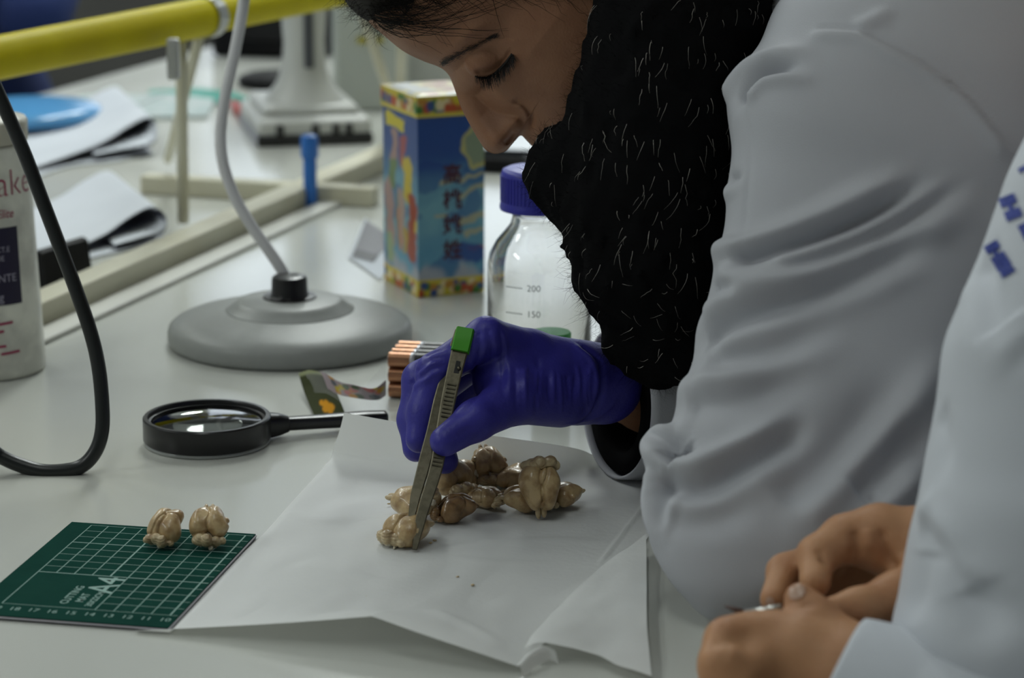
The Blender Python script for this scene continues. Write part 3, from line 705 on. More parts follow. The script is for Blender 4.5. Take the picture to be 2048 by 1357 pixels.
def art(face, x, y):
    """x,y 0..1 over one face; gradient blue ground, generic figures and clouds"""
    yy = y * 2.65; wob = vnoise(np.stack([x * 1.0, yy], 1), 16, face + 70, 2); x = x + .035 * wob; yy = yy + .05 * np.roll(wob, 37)
    c = np.outer(1 - y, [.10, .30, .42]) + np.outer(y, [.005, .055, .20])
    c = blend(c, [.16, .36, .42], np.clip(.9 - np.abs(y - .42) * 3.2 + .3 * vnoise(np.stack([x, yy], 1), 9, face, 2), 0, .85))
    c = blend(c, [.006, .05, .22], np.clip(sstep(.62, .80, y) + .5 * sstep(.2, .5, vnoise(np.stack([x, yy], 1), 7, face + 9, 2)), 0, 1))
    if face % 2 == 0:           # calligraphy face
        c = blend(c, [.42, .38, .13], sstep(1.0, .9, np.hypot((x - .92) / .27, (yy - 2.17) / .35)))
        c = blend(c, [.20, .25, .16], sstep(.82, .72, np.hypot((x - .92) / .27, (yy - 2.17) / .35)))
        for k, (ax_, ay, bx, by, r) in enumerate([(.35, 1.60, .95, 1.68, .055), (.62, 1.32, 1.0, 1.52, .05), (.66, .95, 1.0, 1.02, .07), (.72, .72, .98, .80, .06), (.25, 1.04, .42, 1.02, .04)]):
            c = blend(c, [.36, .34, .20], .85 * seg(x, yy, ax_, ay, bx, by, r))
        c = blend(c, [.42, .16, .01], seg(x, yy, .80, .47, .96, .50, .05))
        c = blend(c, [.005, .045, .23], .9 * sstep(1, .6, np.hypot((x - .75) / .34, (yy - .42) / .22)))
    else:                       # figures face
        c = blend(c, [.55, .46, .012], sstep(.02, .0, np.maximum(np.maximum(.10 - x, x - .60), np.maximum(2.36 - yy, yy - 2.56))))
        for ax_, ay, bx, by, r, col in [(.35, 2.25, .30, 1.75, .11, (.33, .20, .17)), (.60, 2.2, .55, 1.85, .10, (.30, .05, .05)), (.30, 1.75, .25, 1.45, .13, (.12, .19, .06)),
                                        (.15, 1.35, .22, .45, .15, (.34, .22, .20)), (.42, 1.30, .45, .50, .08, (.16, .20, .18)), (.50, 1.35, .60, .55, .11, (.36, .26, .22)), (.70, 1.85, .72, 1.35, .16, (.50, .38, .012)),
                                        (.85, 1.30, .82, .40, .15, (.28, .035, .008)), (.93, .95, .93, .85, .06, (.5, .35, .02)), (.66, .72, .62, .45, .09, (.36, .25, .03)), (.45, 1.0, .47, .4, .05, (.42, .20, .12)), (.2, .42, .2, .2, .14, (.25, .33, .18))]:
            c = blend(c, col, seg(x, yy, ax_, ay, bx, by, r))
    c = blend(c, [.34, .36, .40], sstep(.0, .25, .28 + .09 * np.sin(x * 11 + face) + .05 * np.sin(x * 23) - yy) * .95)
    return c
N1, N2 = 60, 150
for k in range(4):
    cc = corners(); a_, b_ = cc[k], cc[(k + 1) % 4]
    x, y = [q.ravel() for q in np.meshgrid(np.linspace(0, 1, N1), np.linspace(0, 1, N2))]
    V = a_ + (b_ - a_) * x[:, None] + np.array([0, 0, 1.]) * (y * (tin_h - .0005) + .0005)[:, None]
    band = .085
    c = art(k, x, np.clip((y - band) / (1 - band), 0, 1)); fl = floral(x, y / band, k)
    c = np.where((y < band)[:, None], fl, c); c = np.where(((y > band) & (y < band + .012))[:, None], np.array([.5, .4, .08]), c)
    mesh('painted_face', V, grid_faces(N1, N2), ptm, tin, False, colors=c)
for k in range(4):              # lid
    cc = corners(.0012); a_, b_ = cc[k], cc[(k + 1) % 4]
    x, y = [q.ravel() for q in np.meshgrid(np.linspace(0, 1, 40), np.linspace(0, 1, 14))]
    V = a_ + (b_ - a_) * x[:, None] + np.array([0, 0, 1.]) * (tin_h + .0002 + y * lid_h)[:, None]
    c = floral(x, y, k + 20); c = np.where((y < .16)[:, None] | (y > .9)[:, None], np.array([.55, .45, .05]), c)
    mesh('lid_face', V, grid_faces(40, 14), ptm, tin, False, colors=c)
cc = corners(.0012); x, y = [q.ravel() for q in np.meshgrid(np.linspace(0, 1, 50), np.linspace(0, 1, 50))]
V = cc[0] + (cc[1] - cc[0]) * x[:, None] + (cc[3] - cc[0]) * y[:, None] + np.array([0, 0, 1.]) * (tin_h + lid_h + .0002 + .0012 * sstep(0, .12, np.minimum(np.minimum(x, 1 - x), np.minimum(y, 1 - y))))[:, None]
nn = vnoise(V[:, :2], 160, 4, 2); C_ = np.tile(np.array([.45, .38, .10]), (len(V), 1)); C_ = blend(C_, [.3, .3, .25], sstep(.1, .4, nn)); C_ = blend(C_, [.30, .12, .02], sstep(.2, .5, -nn))
mesh('lid_top', V, grid_faces(50, 50), ptm, tin, True, colors=C_)
mesh('tin_bottom', np.array([q + [0, 0, .0004] for q in corners()]), [(0, 1, 2, 3)], mat('tin_metal', (.4, .4, .38), .4, metal=1.0), tin, False)
maroon = mat('maroon_ink', (0.055, 0.012, 0.03), 0.5)
fa = corners()[0]; fdir = fd; side = TW; fn = -ld
for i, ch in enumerate('高桃姚姓'):
    text('painted_character', ch, .0165, fa + fdir * side * .37 + [0, 0, .0905 - i * .0200] + fn * .0003, fdir, np.array([0, 0, 1.]), maroon, tin, offset=.0004)

# ------------------------------------------------------------------ battery pack and its torn wrapper
cop = mat('copper_sleeve', (0.50, 0.27, 0.16), 0.26, metal=0.85, noise=(90, (0.42, 0.21, 0.12), .4, .6)); bkb = mat('battery_black', (0.02, 0.02, 0.022), 0.3); slv = mat('silver_band', (0.55, 0.56, 0.6), 0.3, metal=.6)
bo = T(775, 800); bx = np.array([.985, -.17, 0]); by = np.array([.17, .985, 0])
pk = thing('battery_pack', 'bundle of copper and black batteries lying beside the grey lamp stand', 'batteries', bo)
rb = .0051; V1, F1 = None, None
first = None
for r_ in range(3):
    for k in range(4):
        c0 = bo + by * (.0057 + k * .0104) + np.array([0, 0, rb + .0004 + r_ * .0104]); ax = axes_from(bx)
        if first is None:
            bat = thing('battery', '', '', c0)
            del bat['label'], bat['category']
            bat.parent = pk; bat.location = c0 - bo
            o1 = MB().lathe([(.001, 0), (rb, .0002), (rb, .0150)], c0, 20, ax).done('copper_top', cop, bat, True); autosmooth(o1)
            o2 = MB().lathe([(rb, .0150), (rb + .00004, .0151), (rb, .0180)], c0, 20, ax).done('silver_band', slv, bat, True)
            o3 = MB().lathe([(rb, .0180), (rb, .0440), (.001, .0443)], c0, 20, ax).done('black_sleeve', bkb, bat, True); autosmooth(o3)
            o4 = MB().lathe([(.0018, -.0008), (.0018, 0)], c0, 12, ax).done('terminal', slv, bat)
            first = bat
        else:
            n = first.copy(); COL.objects.link(n); n.location = c0 - bo; n.parent = pk
            for ch in list(first.children): q = ch.copy(); COL.objects.link(q); q.parent = n
film = mat('clear_film', (.9, .9, .9), .08, trans=.0, alpha=.12, spec=.9)
# crumpled printed wrapper end
wrp = thing('battery_wrapper', 'crumpled clear wrapper with dark olive card and orange flower print', 'wrapper', T(680, 812))
q0 = pts3([(628, 832, .001), (655, 833, .0015), (690, 830, .002)], 24); q1 = pts3([(597, 745, .012), (622, 740, .014), (650, 752, .016)], 24)
S = coons(q0, q1, resample(np.array([q0[0], T(605, 775, .006), q1[0]]), 26), resample(np.array([q0[-1], T(672, 785, .009), q1[-1]]), 26)).reshape(-1, 3)
S[:, 2] += vnoise(S, 140, 2, 2) * .001
oc = np.tile([.030, .036, .010], (len(S), 1)); pxy = np.array([(1024 + FPX * ((s_ - CAM) @ RT) / ((s_ - CAM) @ FW), 678.5 - FPX * ((s_ - CAM) @ UP) / ((s_ - CAM) @ FW)) for s_ in S])
xg, yg = [q.ravel() for q in np.meshgrid(np.linspace(0, 1, 24), np.linspace(0, 1, 26))]
for a_, b_, r_ in [(.50, .26, .13), (.64, .18, .12), (.56, .10, .11), (.42, .13, .10), (.36, .30, .09)]: oc = blend(oc, [.50, .22, .005], sstep(1, .7, np.hypot((xg - a_) / r_, (yg - b_) / r_)))
oc = blend(oc, [.25, .27, .15], sstep(.93, .97, yg))
mesh('printed_card', S, grid_faces(24, 26), mat('card_print', (1, 1, 1), .8, spec=.1, attr='paint'), wrp, True, colors=oc)
q0 = pts3([(640, 800, .003), (690, 826, .002), (740, 835, .002), (778, 822, .002)], 60); q1 = pts3([(612, 742, .016), (655, 745, .019), (715, 770, .021), (768, 735, .028)], 60)
S = coons(q0, q1, resample(np.array([q0[0], q1[0]]), 40), resample(np.array([q0[-1], q1[-1]]), 40)).reshape(-1, 3)
S += vnoise(S, 170, 21, 3)[:, None] * np.array([.001, .001, .0035])
S[:, 2] = np.maximum(S[:, 2], TZ + .0012)
mesh('clear_film', S, grid_faces(60, 40), film, wrp)
q0 = pts3([(655, 775, .012), (700, 795, .011), (752, 800, .010), (772, 790, .010)], 50); q1 = pts3([(640, 745, .018), (690, 765, .019), (740, 778, .019), (772, 760, .021)], 50)
S = coons(q0, q1, resample(np.array([q0[0], q1[0]]), 20), resample(np.array([q0[-1], q1[-1]]), 20)).reshape(-1, 3); S[:, 2] += vnoise(S, 150, 5, 2) * .0015
xg, yg = [q.ravel() for q in np.meshgrid(np.linspace(0, 1, 50), np.linspace(0, 1, 20))]
oc = np.tile([.30, .24, .26], (len(S), 1)); r = np.random.default_rng(3)
for k in range(22): oc = blend(oc, [(.45, .20, .01), (.42, .12, .12), (.45, .35, .04), (.06, .10, .05), (.08, .09, .11)][k % 5], sstep(1, .6, np.hypot((xg - r.uniform(.2, 1)) / .07, (yg - r.uniform(0, 1)) / .22)))
mesh('printed_film', S, grid_faces(50, 20), mat('film_print', (1, 1, 1), .3, attr='paint'), wrp, True, colors=oc)

# ------------------------------------------------------------------ cream rail frame with the yellow tube
cream = mat('cream_enamel', (0.57, 0.55, 0.43), 0.45, noise=(14, (0.53, 0.50, 0.37), .45, .7))
yel = mat('yellow_tube', (0.56, 0.48, 0.0), 0.5, spec=0.15, noise=(10, (0.50, 0.42, 0.0), .45, .65))
chrome = mat('dull_clamp_steel', (0.45, 0.46, 0.45), 0.35, metal=.9)
fr = thing('bench_rail', 'cream bench rail frame carrying a thick yellow tube along the bench', 'rail', railO.copy())
def bar(name, a, b, w, h, z0=0.0, m=cream, parent=fr, bev=.002):
    d = b - a; L = np.linalg.norm(d); d /= L; n = np.array([d[1], -d[0], 0]); c = (a + b) / 2; c = c.copy(); c[2] = TZ + z0 + h / 2
    return MB().box(c, L, w, h, np.array([d, n, [0, 0, 1.]]), bev).done(name, m, parent)
a = bench_pt(-.95, .004); b = bench_pt(1.3, .004)
bar('long_base_bar', a, b, .026, .0185)
bar('cable_duct', bench_pt(-.95, .034), bench_pt(.30, .034), .022, .004, m=mat('white_duct', (.62, .62, .58), .4))
bar('cross_foot', T(289, 385), T(752, 412), .020, .0175, bev=.0015)
tz = .190
tA, tB = T(0, 115, tz), T(390, 38, tz); td = (tB - tA) / np.linalg.norm(tB - tA)
MB().tube([tA - td * .25, tA, tB + td * .02], .0168, 32).done('yellow_tube', yel, fr); autosmooth(bpy.data.objects['yellow_tube'])
autosmooth(MB().tube([tB + td * .02, tB + td * .5, tB + td * 1.1], .0150, 32).done('yellow_tube_section', yel, fr))
ck = tB + td * .012
autosmooth(MB().tube([ck, ck + td * .014], .0185, 32).done('tube_clamp', chrome, fr))
def aframe(base, top, foot, r=.0052):
    MB().tube([base, base * .3 + top * .7, top], r, 12).done('upright_post', cream, fr, True)
    MB().tube([foot, top + td * .03], r * .9, 12).done('brace', cream, fr, True)
pb = T(367, 466); pb[2] = TZ + .01; ptop = pb + np.array([0, 0, tz - .02])
pt_ = tB - td * .03; ptop = np.array([pb[0] * .5 + pt_[0] * .5, pb[1] * .5 + pt_[1] * .5, TZ + tz - .014])
aframe(pb, T(362, 80, tz - .015), T(337, 350) + np.array([0, 0, .016]))
MB().box(T(347, 118, .168), .010, .012, .034, None, .002).done('clamp_bracket', chrome, fr)
bs = T(797, 283); bs[2] = TZ + .012; fs = T(796, 262); fs[2] = TZ + .012
MB().tube([bs, (bs * .3 + T(806, 40, tz - .02) * .7), T(806, 40, tz - .02)], .0052, 12).done('upright_post', cream, fr, True)
MB().tube([fs, T(730, 40, tz - .02)], .0050, 12).done('brace', cream, fr, True)

# ------------------------------------------------------------------ booklets with curled pages, binder clip, papers
pg = mat('booklet_paper', (0.55, 0.58, 0.63), 0.7, noise=(8, (0.51, 0.54, 0.59), .45, .65))
pgd = mat('printed_paper', (0.42, 0.47, 0.47), 0.7, noise=(40, (0.34, 0.42, 0.42), .5, .6))
inkv = mat('violet_page_edge', (0.10, 0.10, 0.17), 0.6)
def sheet_along(name, path, E, m, parent, n=40, nv=10, th=0.0):
    p = resample(catmull(path, 10), n); V = np.vstack([p + E * t for t in np.linspace(0, 1, nv)]); return mesh(name, V, grid_faces(n, nv), m, parent)
def booklet(label, base, front, bottom, E, name='booklet'):
    t = thing(name, label, 'booklet', base)
    sheet_along('lower_pages', bottom, E, pg, t)
    for k in range(5):
        f = np.array(front) + np.array([0, 0, .0007 * k]) * 1.0
        o = sheet_along('curled_page', f, E * (1 - .015 * k), inkv if k == 0 else pg, t, 60)
    return t
Ea = T(80, 412, .004) - T(166, 497, .004)
booklet('booklet with a curled page clipped beside the cream base bar', T(160, 500), [T(x, y, z_) for x, y, z_ in [(80, 545, .004), (125, 520, .005), (166, 497, .006), (215, 472, .011), (254, 444, .018), (297, 421, .026), (322, 428, .026), (334, 448, .018), (322, 468, .010), (285, 480, .006), (230, 496, .004)]],
        [T(x, y, .0015) for x, y in [(80, 560), (170, 520), (250, 500), (338, 478)]], Ea)
Eb = T(20, 255, .004) - T(75, 332, .004)
booklet('open booklet with a folded page farther along the bench', T(170, 300), [T(x, y, z_) for x, y, z_ in [(50, 348, .003), (83, 336, .004), (175, 303, .010), (218, 283, .016), (256, 258, .024), (294, 240, .031), (311, 250, .029), (314, 274, .020), (298, 293, .012), (250, 302, .008), (190, 314, .006)]],
        [T(x, y, .0015) for x, y in [(40, 365), (140, 332), (230, 322), (308, 305)]], Eb)
cl = thing('binder_clip', 'black binder clip on the near booklet behind the white bottle', 'clip', T(130, 562))
q = [T(80, 578, .001), T(172, 548, .001)]; dn = (q[1] - q[0]); L = np.linalg.norm(dn); dn /= L; nn_ = np.array([-dn[1], dn[0], 0])
pr_ = [(-.004, 0), (.020, .002), (.022, .007), (.007, .0285), (.002, .031), (-.003, .029), (-.006, .005)]
V = [q[0] + nn_ * a + np.array([0, 0, b]) for a, b in pr_] + [q[1] + nn_ * a + np.array([0, 0, b]) for a, b in pr_]; k = len(pr_)
MB().add(V, [tuple(range(k)), tuple(range(2 * k - 1, k - 1, -1))] + [(i, (i + 1) % k, k + (i + 1) % k, k + i)[::-1] for i in range(k)]).done('clip_body', mat('case_black', (.008, .008, .009), .6, spec=.2), cl)
mid = (q[0] + q[1]) / 2
MB().tube(catmull([mid - dn * .012 + [0, 0, .004] - nn_ * .004, mid - dn * .010 - nn_ * .016 + [0, 0, .003], mid - nn_ * .022 + [0, 0, .003], mid + dn * .010 - nn_ * .016 + [0, 0, .003], mid + dn * .012 + [0, 0, .004] - nn_ * .004], 6), .0009, 8).done('wire_loop', chrome, cl, True)
def flat(name, quad, th, m, label, cat, z=0.0, bev=0.0):
    V = [T(x, y, z) for x, y in quad]; V2 = [v + np.array([0, 0, th]) for v in V]; k = len(V)
    o = MB().add(V + V2, [tuple(range(k - 1, -1, -1)), tuple(range(k, 2 * k))] + [(i, (i + 1) % k, k + (i + 1) % k, k + i) for i in range(k)]).done(name, m)
    return tag(o, label, cat)
flat('paper_stack', [(175, 243), (415, 238), (430, 205), (330, 192), (140, 205)], .004, pgd, 'stack of printed papers lying behind the blue dish', 'paper')
flat('loose_paper', [(60, 228), (250, 222), (330, 190), (170, 190)], .001, pgd, 'loose printed sheet near the far edge of the bench', 'paper', z=.0042)
# blue dish, domed
bd = T(58, 262); rbd = .083
bdo = MB().lathe([(rbd - .012, 0), (rbd - .003, .002), (rbd, .007), (rbd - .003, .0125), (rbd - .012, .0165), (rbd - .03, .0195), (.03, .0225), (.001, .023)], bd + [0, 0, .012], 72).done('blue_dish', mat('light_blue_plastic', (0.085, 0.29, 0.56), 0.22, spec=0.6), None, True)
bdo['label'] = 'light blue rounded plastic lid resting on the open booklet'; bdo['category'] = 'lid'
teal = mat('teal_plastic', (0.03, 0.27, 0.21), 0.4)
tl = thing('teal_ruler', 'teal plastic ruler lying across the far part of the bench', 'ruler', T(400, 195))
V = [T(x, y, z_) for z_ in (.0005, .0035) for x, y in [(298, 191), (390, 193), (428, 205), (500, 198), (470, 185), (400, 176), (298, 180)]]; k = 7
MB().add(V, [tuple(range(k - 1, -1, -1)), tuple(range(k, 2 * k))] + [(i, (i + 1) % k, k + (i + 1) % k, k + i) for i in range(k)]).done('blade', teal, tl)
rm = thing('red_marker', 'short red and black marker lying by the instrument base', 'marker', T(485, 235))
MB().tube([T(468, 208, .006), T(486, 232, .006)], .0055, 14).done('red_barrel', mat('red_plastic', (0.36, 0.05, 0.04), 0.4), rm, True)
MB().tube([T(486, 232, .006), T(499, 250, .006)], .0050, 14).done('black_cap', blk, rm, True)
# upright blue marker
bm_ = T(621, 414); blu = mat('bright_blue_plastic', (0.022, 0.15, 0.52), 0.4)
mk = thing('blue_marker', 'bright blue marker standing upright at the end of the base bar', 'marker', bm_)
autosmooth(MB().lathe([(.006, 0), (.0063, .001), (.0063, .046), (.0062, .047)], bm_, 32).done('barrel', blu, mk))
autosmooth(MB().lathe([(.0076, .0465), (.0082, .0475), (.0082, .062), (.0074, .0665), (.004, .068), (.001, .068)], bm_, 32).done('cap', blu, mk))
# printed grey card behind the tin
gcd = thing('grey_card', 'small grey printed card lying at the left of the painted tin', 'card', T(735, 500))
V = [T(x, y, z_) for z_ in (.0004, .0012) for x, y in [(697, 515), (760, 560), (800, 500), (730, 435)]]
MB().add(V, [(3, 2, 1, 0), (4, 5, 6, 7), (0, 1, 5, 4), (1, 2, 6, 5), (2, 3, 7, 6), (3, 0, 4, 7)]).done('card_sheet', pg, gcd)
V = [T(x, y, .0015) for x, y in [(706, 508), (750, 518), (790, 480), (732, 440)]]; MB().add(V, [(0, 1, 2, 3)]).done('grey_print', mat('grey_ink', (0.20, 0.20, 0.22), .6), gcd)
V = [T(x, y, .0018) for x, y in [(704, 513), (748, 524), (757, 510), (712, 498)]]; MB().add(V, [(0, 1, 2, 3)]).done('dark_print', mat('dark_ink', (0.10, 0.10, 0.11), .6), gcd)
# black phone
casek = mat('case_black', (.008, .008, .009), .6, spec=.2)
ph = thing('phone', 'black phone lying on the bench behind the nose of the woman', 'phone', T(1000, 322))
c = T(990, 322, .008); MB().box(c, .078, .055, .015, np.array([[.98, -.2, 0], [.2, .98, 0], [0, 0, 1.]]), .003).done('case', casek, ph)
MB().box(c + [0, 0, .0076], .066, .048, .0006, np.array([[.98, -.2, 0], [.2, .98, 0], [0, 0, 1.]])).done('screen', mat('dark_screen', (.012, .013, .014), .8, spec=.0), ph)

# ------------------------------------------------------------------ white bench instrument with a slotted column
ins_w = mat('instrument_white', (0.50, 0.51, 0.49), 0.4, noise=(12, (0.46, 0.47, 0.45), .4, .65))
ib = T(632, 292); idd = np.array([.97, .22, 0]); idn = np.array([-.22, .97, 0]); iax = np.array([idd, idn, [0, 0, 1.]])
ins = thing('microscope_stand', 'white instrument stand with slotted column and black bottomed base', 'instrument', ib)
def ibox(name, dx, dy, z0, sx, sy, sz, m, bev=.004): return MB().box(ib + idd * dx + idn * dy + [0, 0, z0 + sz / 2], sx, sy, sz, iax, bev).done(name, m, ins)
ibox('black_foot', 0, .085, 0, .125, .17, .012, blk, .003)
ibox('base_shell', 0, .085, .010, .122, .166, .018, ins_w, .006)
ibox('base_top', 0, .095, .026, .105, .13, .012, ins_w, .006)
for dx in (-.038, .0, .022, .036): ibox('socket', dx, .0015, .011, .0075, .006, .012, darkm, .001)
cb_ = ib + idn * .08
autosmooth(MB().lathe([(.046, .036), (.040, .045), (.030, .058), (.024, .075), (.022, .10), (.024, .13), (.027, .16), (.027, .19), (.024, .20), (.022, .32)], cb_, 40).done('column', ins_w, ins), 60)
MB().box(cb_ - idn * .022 + idd * .002 + [0, 0, .17], .011, .012, .19, iax, .003).done('slot_track', mat('slot_grey', (.06, .065, .075), .4), ins)
MB().box(cb_ + idn * .05 + [0, 0, .33], .07, .16, .06, iax, .01).done('head_arm', ins_w, ins)
# white box behind
wx = thing('storage_box', 'white plastic box with a yellow stripe behind the instrument column', 'box', T(735, 215))
wax = np.array([[.99, .1, 0], [-.1, .99, 0], [0, 0, 1.]])
wc = T(735, 222); MB().box(wc + [0, .06, .075], .085, .12, .15, wax, .005).done('box_body', mat('box_pale', (.43, .46, .42), .4), wx)
MB().box(wc + [.004, -.0015, .082], .030, .003, .007, wax).done('yellow_stripe', mat('stripe_yellow', (.38, .33, .03), .5), wx)
MB().box(wc + [0, .06, .155], .090, .125, .012, wax, .004).done('box_lid', mat('box_pale', (.43, .46, .42), .4), wx)
# black equipment case
bc = thing('equipment_case', 'large black equipment case standing at the back of the bench', 'case', T(545, 118))
MB().box(T(555, 118) + [0, .08, .07], .155, .15, .14, np.array([[.98, -.2, 0], [.2, .98, 0], [0, 0, 1.]]), .008).done('case_body', mat('case_black', (.008, .008, .009), .6, spec=.2), bc)
MB().box(T(545, 118) + [0, -.0, .055], .09, .01, .06, np.array([[.98, -.2, 0], [.2, .98, 0], [0, 0, 1.]]), .004).done('front_panel', mat('case_panel', (.014, .014, .015), .5, spec=.2), bc)
bm2 = MB().lathe([(.040, 0), (.047, .004), (.046, .012), (.036, .016), (.001, .017)], T(552, 172), 40).done('black_dish', casek, None, True); tag(bm2, 'flat black dish on the bench in front of the equipment case', 'dish')
# grey device and dark device behind the head
gd_ = thing('grey_device', 'pale grey rounded device half hidden behind the forehead', 'device', T(850, 190))
MB().box(T(855, 190) + [0, .05, .035], .12, .10, .07, wax, .02).done('device_body', ins_w, gd_)
MB().box(T(835, 150) + [0, .02, .10], .05, .06, .05, wax, .008).done('dark_top', blk, gd_)
# ------------------------------------------------------------------ people
skin = mat('skin', (0.30, 0.150, 0.084), 0.5, spec=0.3, sss=0.12, noise=(55, (0.26, 0.125, 0.070), .4, .65), bump=(700, .0004))
skin2 = mat('skin_hands', (0.47, 0.245, 0.125), 0.5, spec=0.35, sss=0.12, noise=(45, (0.41, 0.20, 0.10), .4, .65), bump=(500, .0005))
coatm = mat('white_lab_coat', (0.47, 0.48, 0.515), 0.75, spec=0.25, bump=(1400, .0003), noise=(5, (0.44, 0.45, 0.485), .4, .65))
coat2m = mat('bright_white_lab_coat', (0.55, 0.575, 0.62), 0.75, spec=0.25, bump=(1400, .0003), noise=(5, (0.52, 0.545, 0.59), .4, .65))
hairm = mat('dark_hair', (0.008, 0.006, 0.005), 0.6, spec=0.15)
lashm = mat('eyelash', (0.006, 0.005, 0.005), 0.5)
scarfm = mat('black_wool', (0.0055, 0.0055, 0.006), 0.95, spec=0.05)
tinsel = mat('silver_thread', (0.50, 0.47, 0.42), 0.35, metal=0.6, spec=0.6)
glovem = mat('violet_nitrile', (0.040, 0.036, 0.29), 0.42, spec=0.4, noise=(70, (0.034, 0.030, 0.25), .4, .65), bump=(600, .0003))
def ring_loft(rings, nseg=160, nring=240, sq=1.0):
    """rings: (xl, yl, xr, yr, depth, thickness ratio) pixel edges of a body of elliptical section"""
    r = catmull(np.array(rings, float), 16); r = resample_idx(r, nring)
    a = np.linspace(0, 2 * np.pi, nseg, endpoint=False); V = []
    for xl, yl, xr, yr, d, th in r:
        Lp, Rp = P(xl, yl, d), P(xr, yr, d); c = (Lp + Rp) / 2; h = (Rp - Lp) / 2; w = np.linalg.norm(h) * th
        ca = np.sign(np.cos(a)) * np.abs(np.cos(a)) ** sq; sa = np.sign(np.sin(a)) * np.abs(np.sin(a)) ** sq
        V.append(c + ca[:, None] * h + sa[:, None] * (-FW) * w)
    V = np.array(V); m = len(V); V = V.reshape(-1, 3); F = grid_faces(nseg, m, True)
    n0 = len(V); V = np.vstack([V, V[:nseg].mean(0), V[-nseg:].mean(0)])
    i = np.arange(nseg); j = (i + 1) % nseg
    F = np.vstack([F, np.stack([np.full(nseg, n0), j, i, i], 1), np.stack([np.full(nseg, n0 + 1), (m - 1) * nseg + i, (m - 1) * nseg + j, (m - 1) * nseg + j], 1)])
    return V, F
def resample_idx(p, n):
    t = np.linspace(0, len(p) - 1, n); return np.stack([np.interp(t, np.arange(len(p)), p[:, k]) for k in range(p.shape[1])], 1)
def tri(F):                    # quads with repeated corner -> python list
    return [tuple(dict.fromkeys(f)) for f in F.tolist()]

# ---- woman: root on the floor
WOM = thing('person', 'woman in white lab coat and black scarf bending over the brains with tweezers', 'person', np.array([0.36, 1.50, 0.0]))
HD = 1.50                      # depth of the plane of symmetry of her head
HS = pxm(HD)
def hp(px, py, w=0): return P(px, py, HD) - FW * (w / HS)
out_px = [(733, 40), (770, 73), (806, 102), (846, 122), (878, 134), (897, 150), (909, 178), (922, 215), (941, 252), (959, 283), (972, 300), (985, 307), (998, 307), (1012, 302), (1023, 291), (1031, 279), (1037, 273), (1044, 272), (1052, 280), (1062, 290), (1074, 300), (1086, 310), (1094, 322), (1103, 332), (1112, 341), (1118, 352), (1128, 358), (1140, 372), (1152, 390), (1170, 404), (1195, 412), (1225, 402), (1290, 370), (1350, 330), (1395, 260), (1425, 160), (1460, 20), (1490, -120), (1480, -250), (1400, -370), (1270, -450), (1100, -480), (930, -450), (790, -360), (700, -220), (675, -90), (695, -10)]
out = catmull(np.array(out_px, float), 10, True)
hc = np.array([1185., 60.])
ang = np.unwrap(np.arctan2(out[:, 1] - hc[1], out[:, 0] - hc[0])); rad = np.hypot(*(out - hc).T)
if ang[-1] < ang[0]: ang, rad = -ang, rad; sgn = -1
else: sgn = 1
o_ = np.argsort(ang); ang, rad = ang[o_], rad[o_]
# dense angles across the face
face_lo, face_hi = [sgn * np.unwrap(np.array([np.arctan2(y - 60, x - 1185.)]))[0] for x, y in ((1190, 412), (733, 40))]
A0 = ang[0]
def wrap_a(a): return (a - A0) % (2 * np.pi) + A0
dens = np.linspace(A0, A0 + 2 * np.pi, 4000); fl, fh = sorted([wrap_a(face_lo), wrap_a(face_hi)])
wgt = np.where((dens > fl - .1) & (dens < fh + .1), 6.0, 1.0); cw = np.cumsum(wgt); cw = (cw - cw[0]) / (cw[-1] - cw[0])
NTH, NR = 560, 190
th = np.interp(np.linspace(0, 1, NTH, endpoint=False), cw, dens)
Rth = np.interp(th, np.r_[ang, ang[0] + 2 * np.pi], np.r_[rad, rad[0]])
sr = np.linspace(0, 1, NR + 1)[1:]; rr_ = np.sin(sr * np.pi / 2) ** .9
gx_ = hc[0] + np.outer(rr_, Rth * np.cos(sgn * th)); gy_ = hc[1] + np.outer(rr_, Rth * np.sin(sgn * th))
X_ = np.r_[hc[0], gx_.ravel()]; Y_ = np.r_[hc[1], gy_.ravel()]
Q_ = np.stack([X_, Y_], 1)
def poly_dist(Q, L, closed=False):
    L = np.asarray(L, float); n = len(L); best = np.full(len(Q), 1e9)
    for k in range(n if closed else n - 1):
        a, b = L[k], L[(k + 1) % n]; ab = b - a; t = np.clip((Q - a) @ ab / (ab @ ab + 1e-9), 0, 1); d = np.hypot(*(Q - a - t[:, None] * ab).T); best = np.minimum(best, d)
    return best
def inside(Q, L):
    L = np.asarray(L, float); x, y = Q.T; c = np.zeros(len(Q), bool); j = len(L) - 1
    for i in range(len(L)):
        xi, yi, xj, yj = *L[i], *L[j]; m = ((yi > y) != (yj > y)) & (x < (xj - xi) * (y - yi) / (yj - yi + 1e-12) + xi); c ^= m; j = i
    return c
